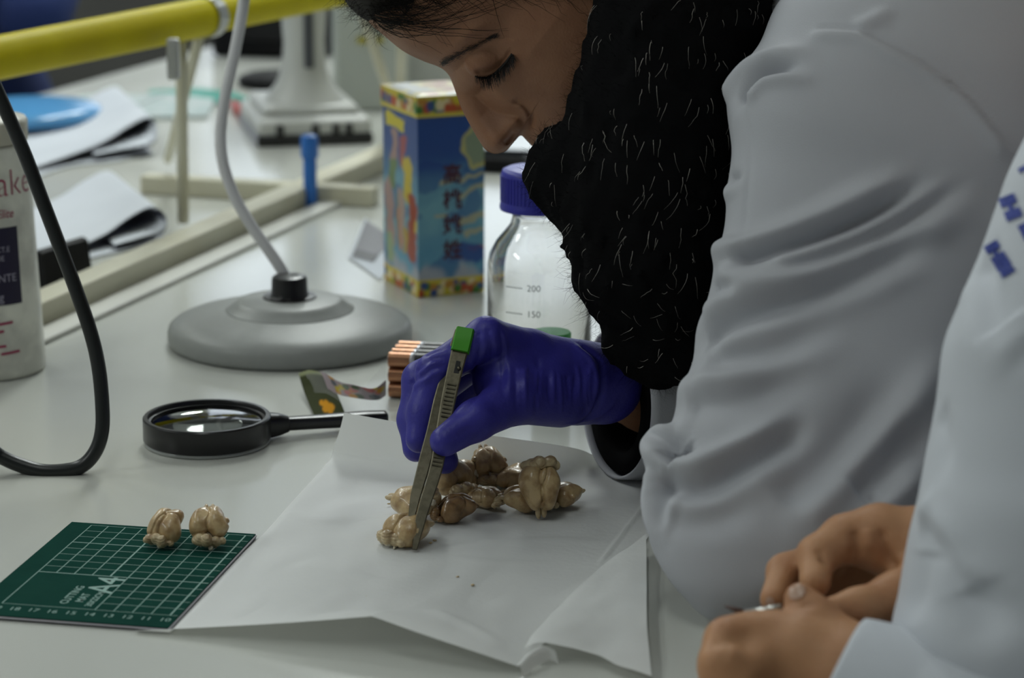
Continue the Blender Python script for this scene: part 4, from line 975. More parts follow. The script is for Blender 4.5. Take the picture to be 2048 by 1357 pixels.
# head axes in the picture plane: a along the face downwards, b backwards
S0_ = np.array([1045., 272.]); edn = np.array([.767, .641]); ebk = np.array([.641, -.767])
aa = -((Q_ - S0_) @ edn) / 33; bb = ((Q_ - S0_) @ ebk) / 33       # cm: up the face, behind the face line
core = [(733, 40), (770, 73), (806, 102), (846, 122), (878, 134), (901, 152), (932, 182), (968, 216), (1004, 246), (1030, 262), (1044, 272)] + out_px[18:]
core_s = catmull(np.array(core, float), 6, True)
dc = poly_dist(Q_, core_s, True) * np.where(inside(Q_, core_s), 1, -1)
Wm = np.interp(aa, [-8, -6, -4.5, -2.5, 0, 2.5, 4.5, 8, 12], [115, 125, 150, 176, 205, 222, 222, 226, 226])
qf = np.clip(dc / 225, 0, 1)
w_fore = np.sqrt(np.clip(1 - (1 - qf) ** 2.4, 0, 1)); w_mid = .55 * np.sin(qf * np.pi / 2) ** 1.0 + .45 * np.sqrt(np.clip(1 - (1 - qf) ** 2.1, 0, 1))
tf = sstep(4.3, 6.6, aa)
wc_ = Wm * (w_fore * tf + w_mid * (1 - tf))
# soften the ridge lines of the distance field away from the outline
bx_, by_ = np.arange(600, 1561, 4.0), np.arange(-540, 481, 4.0); BX, BY = np.meshgrid(bx_, by_); Bq = np.stack([BX.ravel(), BY.ravel()], 1)
Bd = poly_dist(Bq, core_s, True) * np.where(inside(Bq, core_s), 1, -1); Bg = np.clip(Bd, -40, 400).reshape(BX.shape)
for _ in range(4):
    for ax_i in (0, 1):
        pad = np.concatenate([np.repeat(np.take(Bg, [0], ax_i), 5, ax_i), Bg, np.repeat(np.take(Bg, [-1], ax_i), 5, ax_i)], ax_i); n_i = Bg.shape[ax_i]
        Bg = sum(np.take(pad, np.arange(k, k + n_i), ax_i) for k in range(11)) / 11
fx, fy = np.clip((Q_[:, 0] - 600) / 4, 0, len(bx_) - 1.001), np.clip((Q_[:, 1] + 540) / 4, 0, len(by_) - 1.001); ix, iy = fx.astype(int), fy.astype(int); fx -= ix; fy -= iy
ds = (Bg[iy, ix] * (1 - fx) + Bg[iy, ix + 1] * fx) * (1 - fy) + (Bg[iy + 1, ix] * (1 - fx) + Bg[iy + 1, ix + 1] * fx) * fy
wb = sstep(20, 110, dc); qf = np.clip((dc * (1 - wb) + ds * wb) / 225, 0, 1)
w_fore = np.sqrt(np.clip(1 - (1 - qf) ** 2.4, 0, 1)); w_mid = .55 * np.sin(qf * np.pi / 2) + .45 * np.sqrt(np.clip(1 - (1 - qf) ** 2.1, 0, 1))
wc_ = Wm * (w_fore * tf + w_mid * (1 - tf))
# nose
ridge = catmull(np.array([(893, 146), (904, 165), (915, 195), (930, 232), (950, 268), (966, 293), (985, 306), (1004, 305), (1020, 294), (1032, 278), (1044, 272)], float), 8)
dn_ = poly_dist(Q_, ridge)
Wn = np.interp(aa, [-.3, .2, .8, 1.6, 2.6, 4.0, 5.5], [34, 48, 50, 42, 30, 24, 24])
Dn = np.interp(aa, [0, 1.2, 2.5, 5], [26, 34, 30, 26])
inn = np.where(Q_[:, 0] > 0, 1, 0)
wn_ = Wn * np.sqrt(np.clip(1 - (1 - np.clip(dn_ / Dn, 0, 1)) ** 2, 0, 1))
nose_zone = sstep(66, 44, (Q_[:, 0] - np.interp(Q_[:, 1], [146, 200, 250, 300], [900, 925, 955, 985])) * .9) 
G = lambda cx_, cy_, sx_, sy_, rot=0: np.exp(-(((Q_[:, 0] - cx_) * math.cos(rot) + (Q_[:, 1] - cy_) * math.sin(rot)) / sx_) ** 2 - ((-(Q_[:, 0] - cx_) * math.sin(rot) + (Q_[:, 1] - cy_) * math.cos(rot)) / sy_) ** 2)
wn_ = wn_ + 16 * G(1030, 250, 27, 23, .8) + 4 * G(985, 285, 22, 22)
wn_ *= sstep(70, 40, poly_dist(Q_, [(1000, 285), (1036, 250)])) * .0 + 1
# eye socket, brow, cheek
wc_ = wc_ - 24 * G(972, 150, 44, 28, -.66) - 12 * G(938, 160, 24, 26, .6)
wc_ = wc_ + 7 * G(1105, 200, 60, 45, .5) + 10 * G(930, 98, 60, 14, -.52)
k_ = 12.0
hh = np.clip(.5 + .5 * (wc_ - wn_) / k_, 0, 1); wv = wn_ + (wc_ - wn_) * hh + k_ * hh * (1 - hh)
wv = np.where(nose_zone > 0, wv, wv)
# lid ball
er = np.hypot(((Q_[:, 0] - 982) * .83 - (Q_[:, 1] - 120) * .56) / 56, ((Q_[:, 0] - 982) * .56 + (Q_[:, 1] - 120) * .83) / 40)
lid = 100 + 40 * np.sqrt(np.clip(1 - er ** 2, 0, 1)) - 125 * np.clip(er - 1, 0, 1)
k2 = 9.0; hh = np.clip(.5 + .5 * (lid - wv) / k2, 0, 1); wl_ = wv + (lid - wv) * hh + k2 * hh * (1 - hh); wv = np.where(er < 1.9, wl_, wv)
def groove(L, amp, sig): 
    global wv
    q = catmull(np.array(L, float), 8); s = np.linspace(0, 1, len(q)); best = np.full(len(Q_), 1e9); bt = np.zeros(len(Q_))
    for k in range(len(q) - 1):
        a, b = q[k], q[k + 1]; ab = b - a; t = np.clip((Q_ - a) @ ab / (ab @ ab), 0, 1); d = np.hypot(*(Q_ - a - t[:, None] * ab).T); u = d < best; best[u] = d[u]; bt[u] = (k + t[u]) / (len(q) - 1)
    wv = wv + amp * np.exp(-(best / sig) ** 2) * sstep(0, .2, bt) * sstep(0, .2, 1 - bt)
groove([(916, 117), (930, 128), (945, 142), (960, 154)], -2, 6)               # inner lid fold
groove([(926, 117), (950, 108), (985, 98), (1012, 96), (1032, 104)], -2.5, 5)  # upper lid crease
groove([(948, 153), (962, 157), (978, 156), (996, 147), (1014, 131), (1026, 112)], -9, 5)   # lash line
groove([(950, 172), (975, 178), (1005, 170), (1030, 150)], -3, 9)             # under the eye
groove([(1020, 214), (1036, 212), (1050, 220), (1061, 235), (1063, 250), (1056, 266)], -11, 6)   # alar crease
groove([(1050, 228), (1075, 250), (1100, 285), (1115, 310)], -4, 9)           # nasolabial fold
groove([(1008, 291), (1014, 287), (1020, 280), (1025, 273), (1029, 266)], -13, 4)          # nostril
groove([(1060, 282), (1072, 296), (1088, 316)], -2, 6)
groove([(1086, 318), (1096, 326), (1110, 333), (1128, 330)], 3, 6); groove([(1098, 334), (1115, 338), (1140, 334)], -7, 4); groove([(1112, 345), (1128, 346), (1145, 340)], 3, 6)
wv = np.maximum(wv, .0)
wv *= np.r_[1, np.repeat(np.where(rr_ > .99999, 0, 1), NTH)]
rim = np.r_[1, np.repeat(np.sqrt(np.clip(1 - rr_ ** 40, 0, 1)), NTH)]
wv = wv * rim
plane = np.array([P(x, y, HD) for x, y in zip(X_, Y_)])
Lh = plane - FW * (wv / HS)[:, None]; Rh = plane + FW * (wv / HS)[:, None]
nv_ = len(X_); Fh = []
gi = 1 + np.arange(NR * NTH).reshape(NR, NTH)
q4 = np.stack([gi[:-1], np.roll(gi[:-1], -1, 1), np.roll(gi[1:], -1, 1), gi[1:]], -1).reshape(-1, 4)
fan = np.stack([np.zeros(NTH, int), gi[0], np.roll(gi[0], -1), np.roll(gi[0], -1)], 1)
remap = np.arange(nv_) + nv_; remap[gi[-1]] = gi[-1]      # both halves share the rim
hV = np.vstack([Lh, Rh]); hF = np.vstack([q4, fan, remap[q4][:, ::-1], remap[fan][:, ::-1]])
hF = hF[:, ::-1].copy()      # outward normals
hV = relax(hV, hF, .4)
hbvh = bvh_of(hV, hF)
# neck, trunk, arms and legs under the clothes
d2 = lambda r, d: r / pxm(d)
Cw = WOM['_o']
neck_a, neck_b = P(1330, 60, HD), P(1650, 60, 1.52)
hipL, hipR = A([.54, 1.40, .88]), A([.58, 1.60, .88])
chest = P(1800, 350, 1.50)
pelvis = A([.58, 1.52, .93])
trunk = [('c', neck_a, neck_b, .052, .060), ('c', neck_b, chest, .085, .11), ('c', chest, pelvis, .10, .115),
         ('c', neck_b, P(1760, 190, 1.37), .05, .042), ('c', P(1760, 190, 1.37), P(1600, 1000, 1.300), .042, .030), ('c', P(1600, 1000, 1.300), P(1750, 900, 1.42), .030, .024),
         ('c', neck_b, P(1760, 150, 1.66), .06, .05), ('c', P(1760, 150, 1.66), P(1860, 800, 1.58), .046, .036), ('c', P(1860, 800, 1.58), P(1320, 790, 1.50), .034, .0225), ('c', P(1320, 790, 1.50), P(1215, 770, 1.464), .0215, .0205),
         ('c', pelvis, hipL, .11, .085), ('c', pelvis, hipR, .11, .085), ('c', hipL, A([.56, 1.42, .48]), .078, .052), ('c', hipR, A([.62, 1.66, .48]), .078, .052),
         ('c', A([.56, 1.42, .48]), A([.60, 1.42, .08]), .05, .034), ('c', A([.62, 1.66, .48]), A([.68, 1.68, .08]), .05, .034), ('c', A([.60, 1.42, .04]), A([.48, 1.40, .03]), .036, .03), ('c', A([.68, 1.68, .04]), A([.56, 1.66, .03]), .036, .03)]
bV, bF = solid(trunk, .02, .008, None, 1)
bV[:, 2] = np.maximum(bV[:, 2], .002)
body = mesh('body', np.vstack([hV, bV]), tri(np.vstack([hF, bF + len(hV)])), skin, WOM, True)
# eyebrow, lashes, hair strands grown from the surface
class Hairs:
    def __init__(s): s.V = []; s.F = []
    def strand(s, pts, r, n=3):
        p = np.asarray(pts); m = len(p); t, u, w = frames(p); rr = r * np.linspace(1, .25, m)
        a = np.arange(n) / n * 2 * np.pi; b = len(s.V)
        V = (p[:, None] + rr[:, None, None] * (np.cos(a)[None, :, None] * u[:, None] + np.sin(a)[None, :, None] * w[:, None])).reshape(-1, 3)
        s.V.extend(V.tolist())
        for k in range(m - 1):
            for j in range(n): s.F.append((b + k * n + j, b + k * n + (j + 1) % n, b + (k + 1) * n + (j + 1) % n, b + (k + 1) * n + j))
    def done(s, name, m, parent, **k): return mesh(name, np.array(s.V), np.array(s.F), m, parent, True, **k)
rs = np.random.default_rng(5)
H = Hairs(); bl = catmull(np.array([(880, 127), (900, 118), (922, 106), (945, 94), (968, 82), (982, 75), (992, 72)], float), 20)
for k in range(330):
    t = rs.uniform(0, 1) ** 1.25; c_ = bl[int(t * (len(bl) - 1))]; wd = 13 * (1 - .6 * t) * sstep(-.12, .12, t) + .8
    p0 = c_ + rs.normal(0, .42, 2) * wd * [.5, .8]; h = hit(hbvh, *p0)
    if h is None: continue
    dirp = np.array([1, -.62 + rs.normal(0, .22) + .3 * (1 - t) - .15]); L = rs.uniform(9, 17) * (1 - .3 * t)
    e = p0 + dirp * L / np.hypot(*dirp); h2 = hit(hbvh, *e)
    if h2 is None: continue
    a_, b_ = h[0], h2[0]; mid = (a_ + b_) / 2 + h[1] * .0007
    H.strand([a_ - h[1] * .0004, mid, b_ + h2[1] * .0002], .00009 + .00007 * (1 - t))
H.done('eyebrow', lashm, WOM, kind='stuff')
H = Hairs(); ll = catmull(np.array([(950, 152), (962, 155), (976, 154), (992, 145), (1006, 133), (1018, 118), (1024, 108)], float), 12)
for k in range(190):
    t = rs.uniform(0, 1) ** .8; c_ = ll[int(t * (len(ll) - 1))] + rs.normal(0, .8, 2); h = hit(hbvh, *c_)
    if h is None: continue
    L = (20 + 12 * math.sin(t * 3.1)) * rs.uniform(.55, 1.1) / HS; dx = np.interp(t, [0, .3, .7, 1], [.05, .10, .12, .45]) + rs.normal(0, .13)
    dv = RT * dx - UP * 1.0 - FW * .25; dv /= np.linalg.norm(dv)
    p0 = h[0]; nn = h[1]
    H.strand([p0 - nn * .0004, p0 + dv * L * .35 - FW * L * .45, p0 + dv * L * .7 - FW * L * .62, p0 + dv * L - FW * L * .60], .00022)
H.done('eyelashes', lashm, WOM, kind='stuff')
# lid margin
q = [hit(hbvh, *p) for p in ll]; q = np.array([x[0] + x[1] * .0002 for x in q if x is not None]); V, F = tube_vf(q, .0008 * np.sin(np.linspace(.25, 2.6, len(q))) + .0002, 8); mesh('lid_line', V, F, lashm, WOM)
# hair cap
cap_sel = [(x, y) for x, y in out_px]
harg = aa + .9 * (bb - 2) * (aa > 0) + .08 * vnoise(Q_, .05, 2, 2)
hmask = -.25 + 1.25 * sstep(8.7, 10.5, harg); keep = (harg > 8.2) & (bb > -4)
Lc = plane - FW * ((wv + 16 * hmask) / HS)[:, None]; Rc = plane + FW * ((wv + 16 * hmask) / HS)[:, None]
outdir = (Q_ - hc) / (np.hypot(*(Q_ - hc).T)[:, None] + 1e-6)
sh_ = (outdir[:, 0] * RT[:, None]).T * 1.0; rimw = np.r_[0, np.repeat(rr_ ** 3, NTH)]
shift = (np.outer(outdir[:, 0], RT) - np.outer(outdir[:, 1], UP)) * (12 * np.maximum(hmask, 0) * rimw / HS)[:, None]
cV = np.vstack([Lc + shift, Rc + shift]); kk = np.r_[keep, keep]
cF = hF[kk[hF].all(1)]; used = np.unique(cF); mp = np.full(len(cV), -1); mp[used] = np.arange(len(used))
cV2 = cV[used] + (vnoise(cV[used], 300, 8, 2) * .0012)[:, None] * -FW
hair = mesh('hair', cV2, tri(mp[cF]), hairm, WOM, True)
H = Hairs()
for k in range(800):           # combed strands over the brow and forehead
    x0 = rs.uniform(675, 1180); y0 = rs.uniform(-75, 6) - 30 * (x0 > 790); h = hit(hbvh, x0, y0)
    if h is None: continue
    dirp = np.array([rs.normal(.85, .25), rs.normal(.18, .22) + .30 * (x0 < 850)]); L = rs.uniform(40, 130); pts = []
    for s_ in np.linspace(0, 1, 7):
        e = np.array([x0, y0]) + dirp * L * s_ + np.array([0, 18 * s_ * s_ * rs.normal(0, .5)]); h2 = hit(hbvh, *e)
        if h2 is None: break
        pts.append(h2[0] + h2[1] * (.0008 + .0030 * math.sin(s_ * 3.1) * abs(rs.normal(0, .5))))
    if len(pts) >= 4: H.strand(pts, .00024)
for k in range(75):           # long loose strands arching over the forehead
    x0, y0 = rs.uniform(690, 775), 0; y0 = np.interp(x0, [690, 733, 775], [-10, 30, 62]) - rs.uniform(0, 22); Lx = rs.uniform(50, 290); Ay = rs.uniform(20, 95); By = rs.uniform(20, 190); pts = []
    for s_ in np.linspace(0, 1, 10):
        h2 = hit(hbvh, x0 + Lx * s_, y0 + Ay * s_ - By * s_ * s_)
        if h2 is None: continue
        pts.append(h2[0] + h2[1] * (.0007 + .0022 * math.sin(s_ * 3.1) * rs.uniform(.2, 1)))
    if len(pts) >= 5: H.strand(pts, .00030)
H.done('combed_strands', hairm, hair, kind='stuff')
H = Hairs()
for k in range(260):           # loose wisps at the front hair line
    px0, py0 = (rs.uniform(688, 772), 0); py0 = np.interp(px0, [680, 733, 775], [-20, 30, 66]) + rs.normal(-6, 8)
    b0 = P(px0, py0, HD + rs.normal(0, .02)); L = rs.uniform(18, 62) / HS; a_ = rs.normal(2.2, .6); cu = rs.normal(0, 1.6); pts = [b0]
    for s_ in range(6):
        dv = RT * math.cos(a_) * 1.0 - UP * math.sin(a_) * .9; pts.append(pts[-1] + dv * L / 6); a_ -= cu / 6 + .06
    H.strand(pts, .00011)
H.done('loose_wisps', hairm, hair, kind='stuff')

# ---- near sleeve and shoulder of the lab coat
arm = [(1640, -60, 2300, -60, 1.40, 0.66), (1560, 0, 2260, 40, 1.385, 0.66), (1520, 85, 2230, 150, 1.37, 0.65), (1474, 148, 2190, 260, 1.36, 0.60), (1456, 215, 2140, 350, 1.35, 0.57), (1464, 300, 2090, 430, 1.342, 0.55), (1456, 372, 2060, 500, 1.335, 0.54), (1450, 450, 2030, 570, 1.328, 0.53),
       (1436, 512, 2005, 640, 1.322, 0.51), (1418, 590, 1980, 710, 1.316, 0.50), (1394, 660, 1960, 780, 1.310, 0.50), (1384, 728, 1935, 850, 1.302, 0.48), (1358, 795, 1915, 910, 1.296, 0.48), (1340, 858, 1895, 960, 1.290, 0.48), (1303, 910, 1870, 1000, 1.284, 0.48), (1289, 975, 1840, 1040, 1.276, 0.48),
       (1292, 1045, 1780, 1085, 1.268, 0.50), (1307, 1105, 1710, 1125, 1.262, 0.53), (1338, 1160, 1635, 1160, 1.256, 0.58), (1372, 1200, 1570, 1195, 1.253, 0.65), (1400, 1228, 1510, 1222, 1.2515, 0.66), (1428, 1243, 1470, 1240, 1.251, 0.66)]
sV, sF = ring_loft(arm, 200, 330, .85)
st = [   # folds and seams of the sleeve: line, height, width, taper
 ([(1455, 205), (1471, 169), (1502, 135), (1543, 115), (1589, 106), (1645, 102)], .0060, .0060, .2),
 ([(1478, 208), (1494, 178), (1520, 151), (1543, 140), (1579, 135), (1615, 134)], -.0100, .0042, .3),
 ([(1490, 205), (1517, 171), (1558, 158), (1609, 159), (1650, 149)], .0045, .0050, .3),
 ([(1641, 70), (1690, 72), (1728, 80), (1820, 124), (1892, 171), (1954, 228), (2031, 328)], .0030, .0050, .05),
 ([(1641, 57), (1690, 59), (1728, 67), (1820, 111), (1892, 157), (1954, 214), (2033, 314)], -.0022, .0016, .05),
 ([(1712, 56), (1758, 34), (1774, 4)], .0025, .005, .3),
 ([(1449, 368), (1470, 358), (1492, 352)], -.004, .004, .3), ([(1452, 385), (1475, 375), (1500, 365)], .0025, .005, .3),
 ([(1440, 504), (1470, 500), (1501, 493), (1567, 471), (1639, 440), (1728, 396), (1790, 368), (1851, 334)], .0085, .0075, .12),
 ([(1468, 523), (1511, 513), (1588, 486), (1691, 449), (1774, 407), (1866, 349)], -.0105, .0050, .12),
 ([(1526, 528), (1614, 507), (1716, 466), (1800, 420), (1933, 349)], .0055, .0050, .15),
 ([(1562, 536), (1639, 518), (1716, 487), (1794, 452), (1882, 396), (1954, 354)], -.0060, .0045, .15),
 ([(1440, 548), (1500, 558), (1588, 558), (1691, 527), (1793, 486), (1892, 438), (1969, 376)], .0070, .0090, .12),
 ([(1429, 577), (1465, 580), (1492, 571)], -.0045, .0040, .3),
 ([(1403, 681), (1449, 650), (1511, 627), (1588, 603), (1665, 574), (1742, 538), (1819, 497), (1881, 461)], -.0125, .0085, .10),
 ([(1405, 640), (1440, 610), (1500, 594), (1590, 575), (1690, 545)], .0050, .0080, .15),
 ([(1415, 700), (1450, 672), (1511, 648), (1598, 622), (1691, 589), (1793, 543), (1880, 490)], .0060, .0085, .12),
 ([(1410, 728), (1449, 722), (1537, 707), (1629, 671), (1706, 635)], -.0055, .0085, .2),
 ([(1395, 752), (1450, 752), (1540, 736), (1640, 700), (1720, 660)], .0040, .0085, .2),
 ([(1372, 810), (1398, 803), (1475, 795), (1567, 769), (1650, 727)], -.0060, .0090, .2),
 ([(1365, 778), (1420, 770), (1500, 756), (1580, 730)], .0040, .0085, .2),
 ([(1357, 864), (1330, 876), (1316, 888), (1310, 904), (1328, 925), (1367, 939), (1408, 929), (1475, 898), (1547, 856), (1609, 810)], .0085, .0065, .1),
 ([(1352, 896), (1357, 908), (1366, 920)], -.0180, .0060, .1),
 ([(1321, 949), (1347, 969), (1393, 980), (1434, 969), (1496, 928), (1567, 887), (1629, 831)], -.0110, .0085, .1),
 ([(1326, 988), (1383, 1003), (1449, 982), (1526, 935), (1598, 892), (1660, 845)], .0060, .0080, .15),
 ([(1300, 939), (1295, 1005), (1311, 1077), (1331, 1108)], .0035, .0050, .2), ([(1318, 949), (1318, 1005), (1327, 1067)], -.0045, .0042, .2),
 ([(1336, 1031), (1393, 1041), (1460, 1026), (1540, 985)], -.0040, .0090, .25),
 ([(1598, 1041), (1691, 954), (1773, 867), (1824, 800), (1896, 690)], .0075, .0090, .12), ([(1716, 995), (1793, 908), (1855, 831)], -.0090, .0100, .15), ([(1567, 1016), (1660, 928), (1732, 841), (1800, 745)], -.0070, .0120, .15),
 ([(1757, 1016), (1808, 970), (1850, 915)], .0060, .0080, .2),
 ([(1484, 205), (1500, 300), (1492, 420), (1486, 500)], -.0010, .0020, .1),
]
sV = strokes(sV, sF, st); sV[:, 2] = np.maximum(sV[:, 2], TZ + .0014)
tV, tF = ring_loft([(1590, -220, 2420, -160, 1.55, .6), (1570, -60, 2450, 40, 1.54, .7), (1560, 20, 2430, 140, 1.53, .75), (1600, 120, 2440, 300, 1.53, .8), (1690, 380, 2460, 560, 1.52, .9), (1880, 640, 2620, 800, 1.52, .95), (2100, 860, 2760, 980, 1.53, 1.0), (2250, 1060, 2840, 1150, 1.54, 1.0), (2270, 1400, 2880, 1480, 1.55, 1.0)], 100, 90, .8)
def tube3(c0, c1, r0, r1, th=.0016, n=72, m=40, bell=.0):
    """open cloth tube with wall thickness from cuff c0 towards c1"""
    ax = axes_from(np.asarray(c1) - c0); L = np.linalg.norm(np.asarray(c1) - c0); a = np.linspace(0, 2 * np.pi, n, endpoint=False); V = []
    prof = [(r0 + (r1 - r0) * t + bell * math.exp(-t * 9), t * L) for t in np.linspace(1, 0, m)] + [(r0 + bell - th + (r1 - r0) * t, t * L) for t in np.linspace(0, .7, m)]
    for r, z in prof: V.append(c0 + (r * np.cos(a))[:, None] * ax[0] + (r * np.sin(a))[:, None] * ax[1] + z * ax[2])
    return np.array(V).reshape(-1, 3), grid_faces(n, len(prof), True)
cuffc = P(1232, 806, 1.480); cuffe = cuffc + (RT * .905 + UP * .02 + FW * .425) * .20
fV, fF = tube3(cuffc, cuffe, .0455, .060, .0018)
axf = axes_from(cuffe - cuffc); zl = (fV - cuffc) @ axf[2]
fV += ((vnoise(np.stack([zl * 1.0, (fV - cuffc) @ axf[0] * .4, (fV - cuffc) @ axf[1] * .4], 1), 70, 6, 2) * .0020) * sstep(.0, .05, zl))[:, None] * normals(fV, fF)
fV[:, 2] = np.maximum(fV[:, 2], TZ + .0012)
uV, uF = ring_loft([(1600, 120, 2000, 200, 1.66, .3), (1580, 400, 1950, 480, 1.655, .3), (1560, 650, 1900, 720, 1.64, .32), (1520, 850, 1830, 900, 1.62, .35)], 48, 40)
skV, skF = ring_loft([(1720, 1280, 2450, 1390, 1.53, .42), (1715, 1700, 2480, 1800, 1.57, .5), (1700, 2300, 2500, 2400, 1.62, .5)], 80, 40, .8)
# the rest of the coat: back, far shoulder, forearm and skirt, outside the picture
rV, rF = solid([('c', P(1680, 120, 1.53), chest, .095, .125), ('c', chest, pelvis, .125, .140), ('c', neck_b, P(1760, 190, 1.40), .075, .060), ('c', neck_b, P(1760, 150, 1.66), .075, .066), ('c', P(1760, 150, 1.66), P(1860, 800, 1.58), .062, .052), ('c', P(1860, 800, 1.58), P(1560, 800, 1.53), .054, .052),
                ('c', P(1640, 980, 1.315), P(1800, 900, 1.43), .040, .034), ('c', pelvis, A([.60, 1.42, .56]), .14, .13), ('c', pelvis, A([.65, 1.64, .56]), .14, .13)], .03, .009)
allV, allF, b = [], [], 0
for V, F in ((sV, sF), (tV, tF), (fV, fF), (uV, uF), (rV, rF)):
    allV.append(V); allF.append(F + b); b += len(V)
mesh('lab_coat', np.vstack(allV), tri(np.vstack(allF)), coatm, WOM, True)
# dark jumper cuff in the sleeve
jV, jF = tube3(cuffc + axf[2] * .001 + A([.001, 0, -.003]), cuffe, .0390, .046, .012, 48, 24)
mesh('jumper_cuff', jV, jF, scarfm, WOM)
mesh('trousers', *(lambda V, F: (V, tri(F)))(*solid([('c', pelvis, hipL, .125, .10), ('c', pelvis, hipR, .125, .10), ('c', hipL, A([.56, 1.42, .48]), .094, .066), ('c', hipR, A([.62, 1.66, .48]), .094, .066), ('c', A([.56, 1.42, .48]), A([.60, 1.42, .12]), .066, .055), ('c', A([.62, 1.66, .48]), A([.68, 1.68, .12]), .066, .055)], .02, .012)), mat('navy_trousers', (0.012, 0.013, 0.05), .8), WOM)

# ---- scarf
def sc(x, y, d, r): return P(x, y, d), r / pxm(d)
def scc(*q):
    out_ = []
    for (x0, y0, d0, r0), (x1, y1, d1, r1) in zip(q[:-1], q[1:]): out_.append(('c', P(x0, y0, d0), P(x1, y1, d1), r0 / pxm(d0), r1 / pxm(d1)))
    return out_
scarf_p = scc((1350, -60, 1.415, 135), (1340, 80, 1.412, 150), (1305, 250, 1.408, 158), (1290, 400, 1.405, 150), (1308, 528, 1.405, 130), (1352, 640, 1.41, 76), (1366, 702, 1.415, 48))
scarf_p += scc((1180, 330, 1.42, 84), (1136, 345, 1.425, 72), (1140, 362, 1.43, 62)) + scc((1230, 440, 1.41, 95), (1190, 452, 1.42, 62)) + scc((1256, 552, 1.41, 96), (1228, 566, 1.42, 72)) + scc((1330, 650, 1.41, 56), (1268, 678, 1.42, 34), (1262, 686, 1.42, 32), (1330, 706, 1.42, 46), (1366, 726, 1.415, 36))
scarf_p += scc((1420, -40, 1.43, 160), (1470, 60, 1.42, 80)) + scc((1330, 100, 1.56, 150), (1420, 60, 1.60, 130)) + scc((1300, 260, 1.53, 120), (1180, 345, 1.49, 70))
kn = lambda X: vnoise(X, 330, 13, 2) * .0026 + vnoise(X * [1, 1, .5], 800, 14, 1) * .0009
scV, scF = solid(scarf_p, .018, .0042, kn, 1)
scarf = mesh('scarf', scV, scF, scarfm, WOM)
sb = bvh_of(scV, scF); scN = normals(scV, scF)
H = Hairs(); vis = np.where((scN @ -FW) > -.35)[0]
for k in rs.choice(vis, 9000):  # woollen fuzz
    n = scN[k]; t = rs.normal(size=3); p0 = scV[k]; L = rs.uniform(.002, .0055) * (1.6 if p0[2] < TZ + .14 else 1)
    rd = p0 + n * .006 - CAM; hb = hbvh.ray_cast(Vector(CAM), Vector(rd / np.linalg.norm(rd)))
    if hb[0] is not None and hb[3] < np.linalg.norm(rd): continue
    H.strand([p0 - n * .0005, p0 + n * L * .5 + t * L * .22, p0 + n * L * .7 + t * L * .62], .00007)
H.done('wool_fuzz', scarfm, scarf, kind='stuff')
H = Hairs(); n_ = 0
while n_ < 190:                # glitter threads worked into the wool
    x0, y0 = rs.uniform(1060, 1560), rs.uniform(-10, 760); h = hit(sb, x0, y0)
    if h is None: continue
    low = y0 > 560; a_ = math.pi / 2 + rs.normal(.16, .20) if not low else rs.uniform(0, 3.14)
    L = rs.uniform(8, 46) if not low else rs.uniform(8, 30); c_ = rs.normal(0, .16); pts = []
    for s_ in np.linspace(0, 1, 6):
        e = (x0 + math.cos(a_) * L * s_, y0 + math.sin(a_) * L * s_); a_ += c_ / 6; h2 = hit(sb, *e)
        if h2 is None or (pts and np.linalg.norm(h2[0] - pts[-1]) > .02): break
        pts.append(h2[0] + h2[1] * (.0012 + .0012 * math.sin(s_ * 3.1)))
    if len(pts) >= 4: H.strand(pts, .00010 + .00010 * rs.uniform(0, 1) ** 2); n_ += 1
H.done('glitter_thread', tinsel, scarf, kind='stuff')

# ---- gloved right hand
def gc(*q): return scc(*q)
gl = gc((1205, 768, 1.462, 82), (1150, 768, 1.452, 80), (1080, 766, 1.438, 76), (1010, 758, 1.424, 66)) + gc((1170, 735, 1.455, 50), (1060, 705, 1.435, 44), (972, 674, 1.412, 39))
gl += gc((972, 674, 1.412, 38), (872, 742, 1.404, 36)) + gc((868, 746, 1.404, 36), (848, 826, 1.400, 33)) + gc((848, 826, 1.400, 33), (838, 880, 1.396, 27))          # index
gl += gc((960, 690, 1.432, 38), (842, 760, 1.424, 36), (829, 840, 1.420, 33), (832, 898, 1.412, 27))       # middle
gl += gc((962, 712, 1.452, 36), (862, 790, 1.446, 34), (872, 870, 1.436, 30), (890, 922, 1.424, 27))       # ring
gl += gc((985, 740, 1.470, 34), (900, 800, 1.466, 30), (878, 880, 1.452, 26), (862, 925, 1.438, 23))       # little
gl += gc((1120, 800, 1.436, 56), (1030, 796, 1.412, 52), (950, 842, 1.388, 40)) + gc((950, 842, 1.388, 40), (890, 883, 1.376, 31))   # thumb
gl = [tuple(p) + (.0045,) for p in gl]
gV, gF = solid(gl, .0045, .0012, None, 1)
gst = [([(1075, 715), (1078, 760), (1072, 810), (1076, 845)], -.0007, .0016, .2)]
for k in range(15):
    x = 1008 + k * 12.5 + rs.normal(0, 3); y0 = 735 + rs.uniform(-22, 25); y1 = rs.uniform(795, 838)
    gst.append(([(x + rs.normal(0, 2), y0), (x + rs.normal(0, 3), (y0 + y1) / 2), (x + rs.normal(2, 3), y1)], rs.choice([-.0008, .0008]), .0013, .3))
for L_w in [[(832, 745), (858, 722), (890, 715)], [(838, 762), (862, 740), (900, 733)], [(822, 770), (842, 752), (866, 752)], [(850, 712), (880, 700), (905, 700)], [(905, 690), (930, 700), (940, 740)], [(958, 662), (962, 690), (955, 730)], [(975, 655), (985, 690), (984, 740)], [(1000, 660), (1006, 690), (1004, 735)]]:
    gst.append((L_w, -.0009, .0014, .25)); gst.append(([(x + 5, y + 8) for x, y in L_w], .0008, .0018, .25))
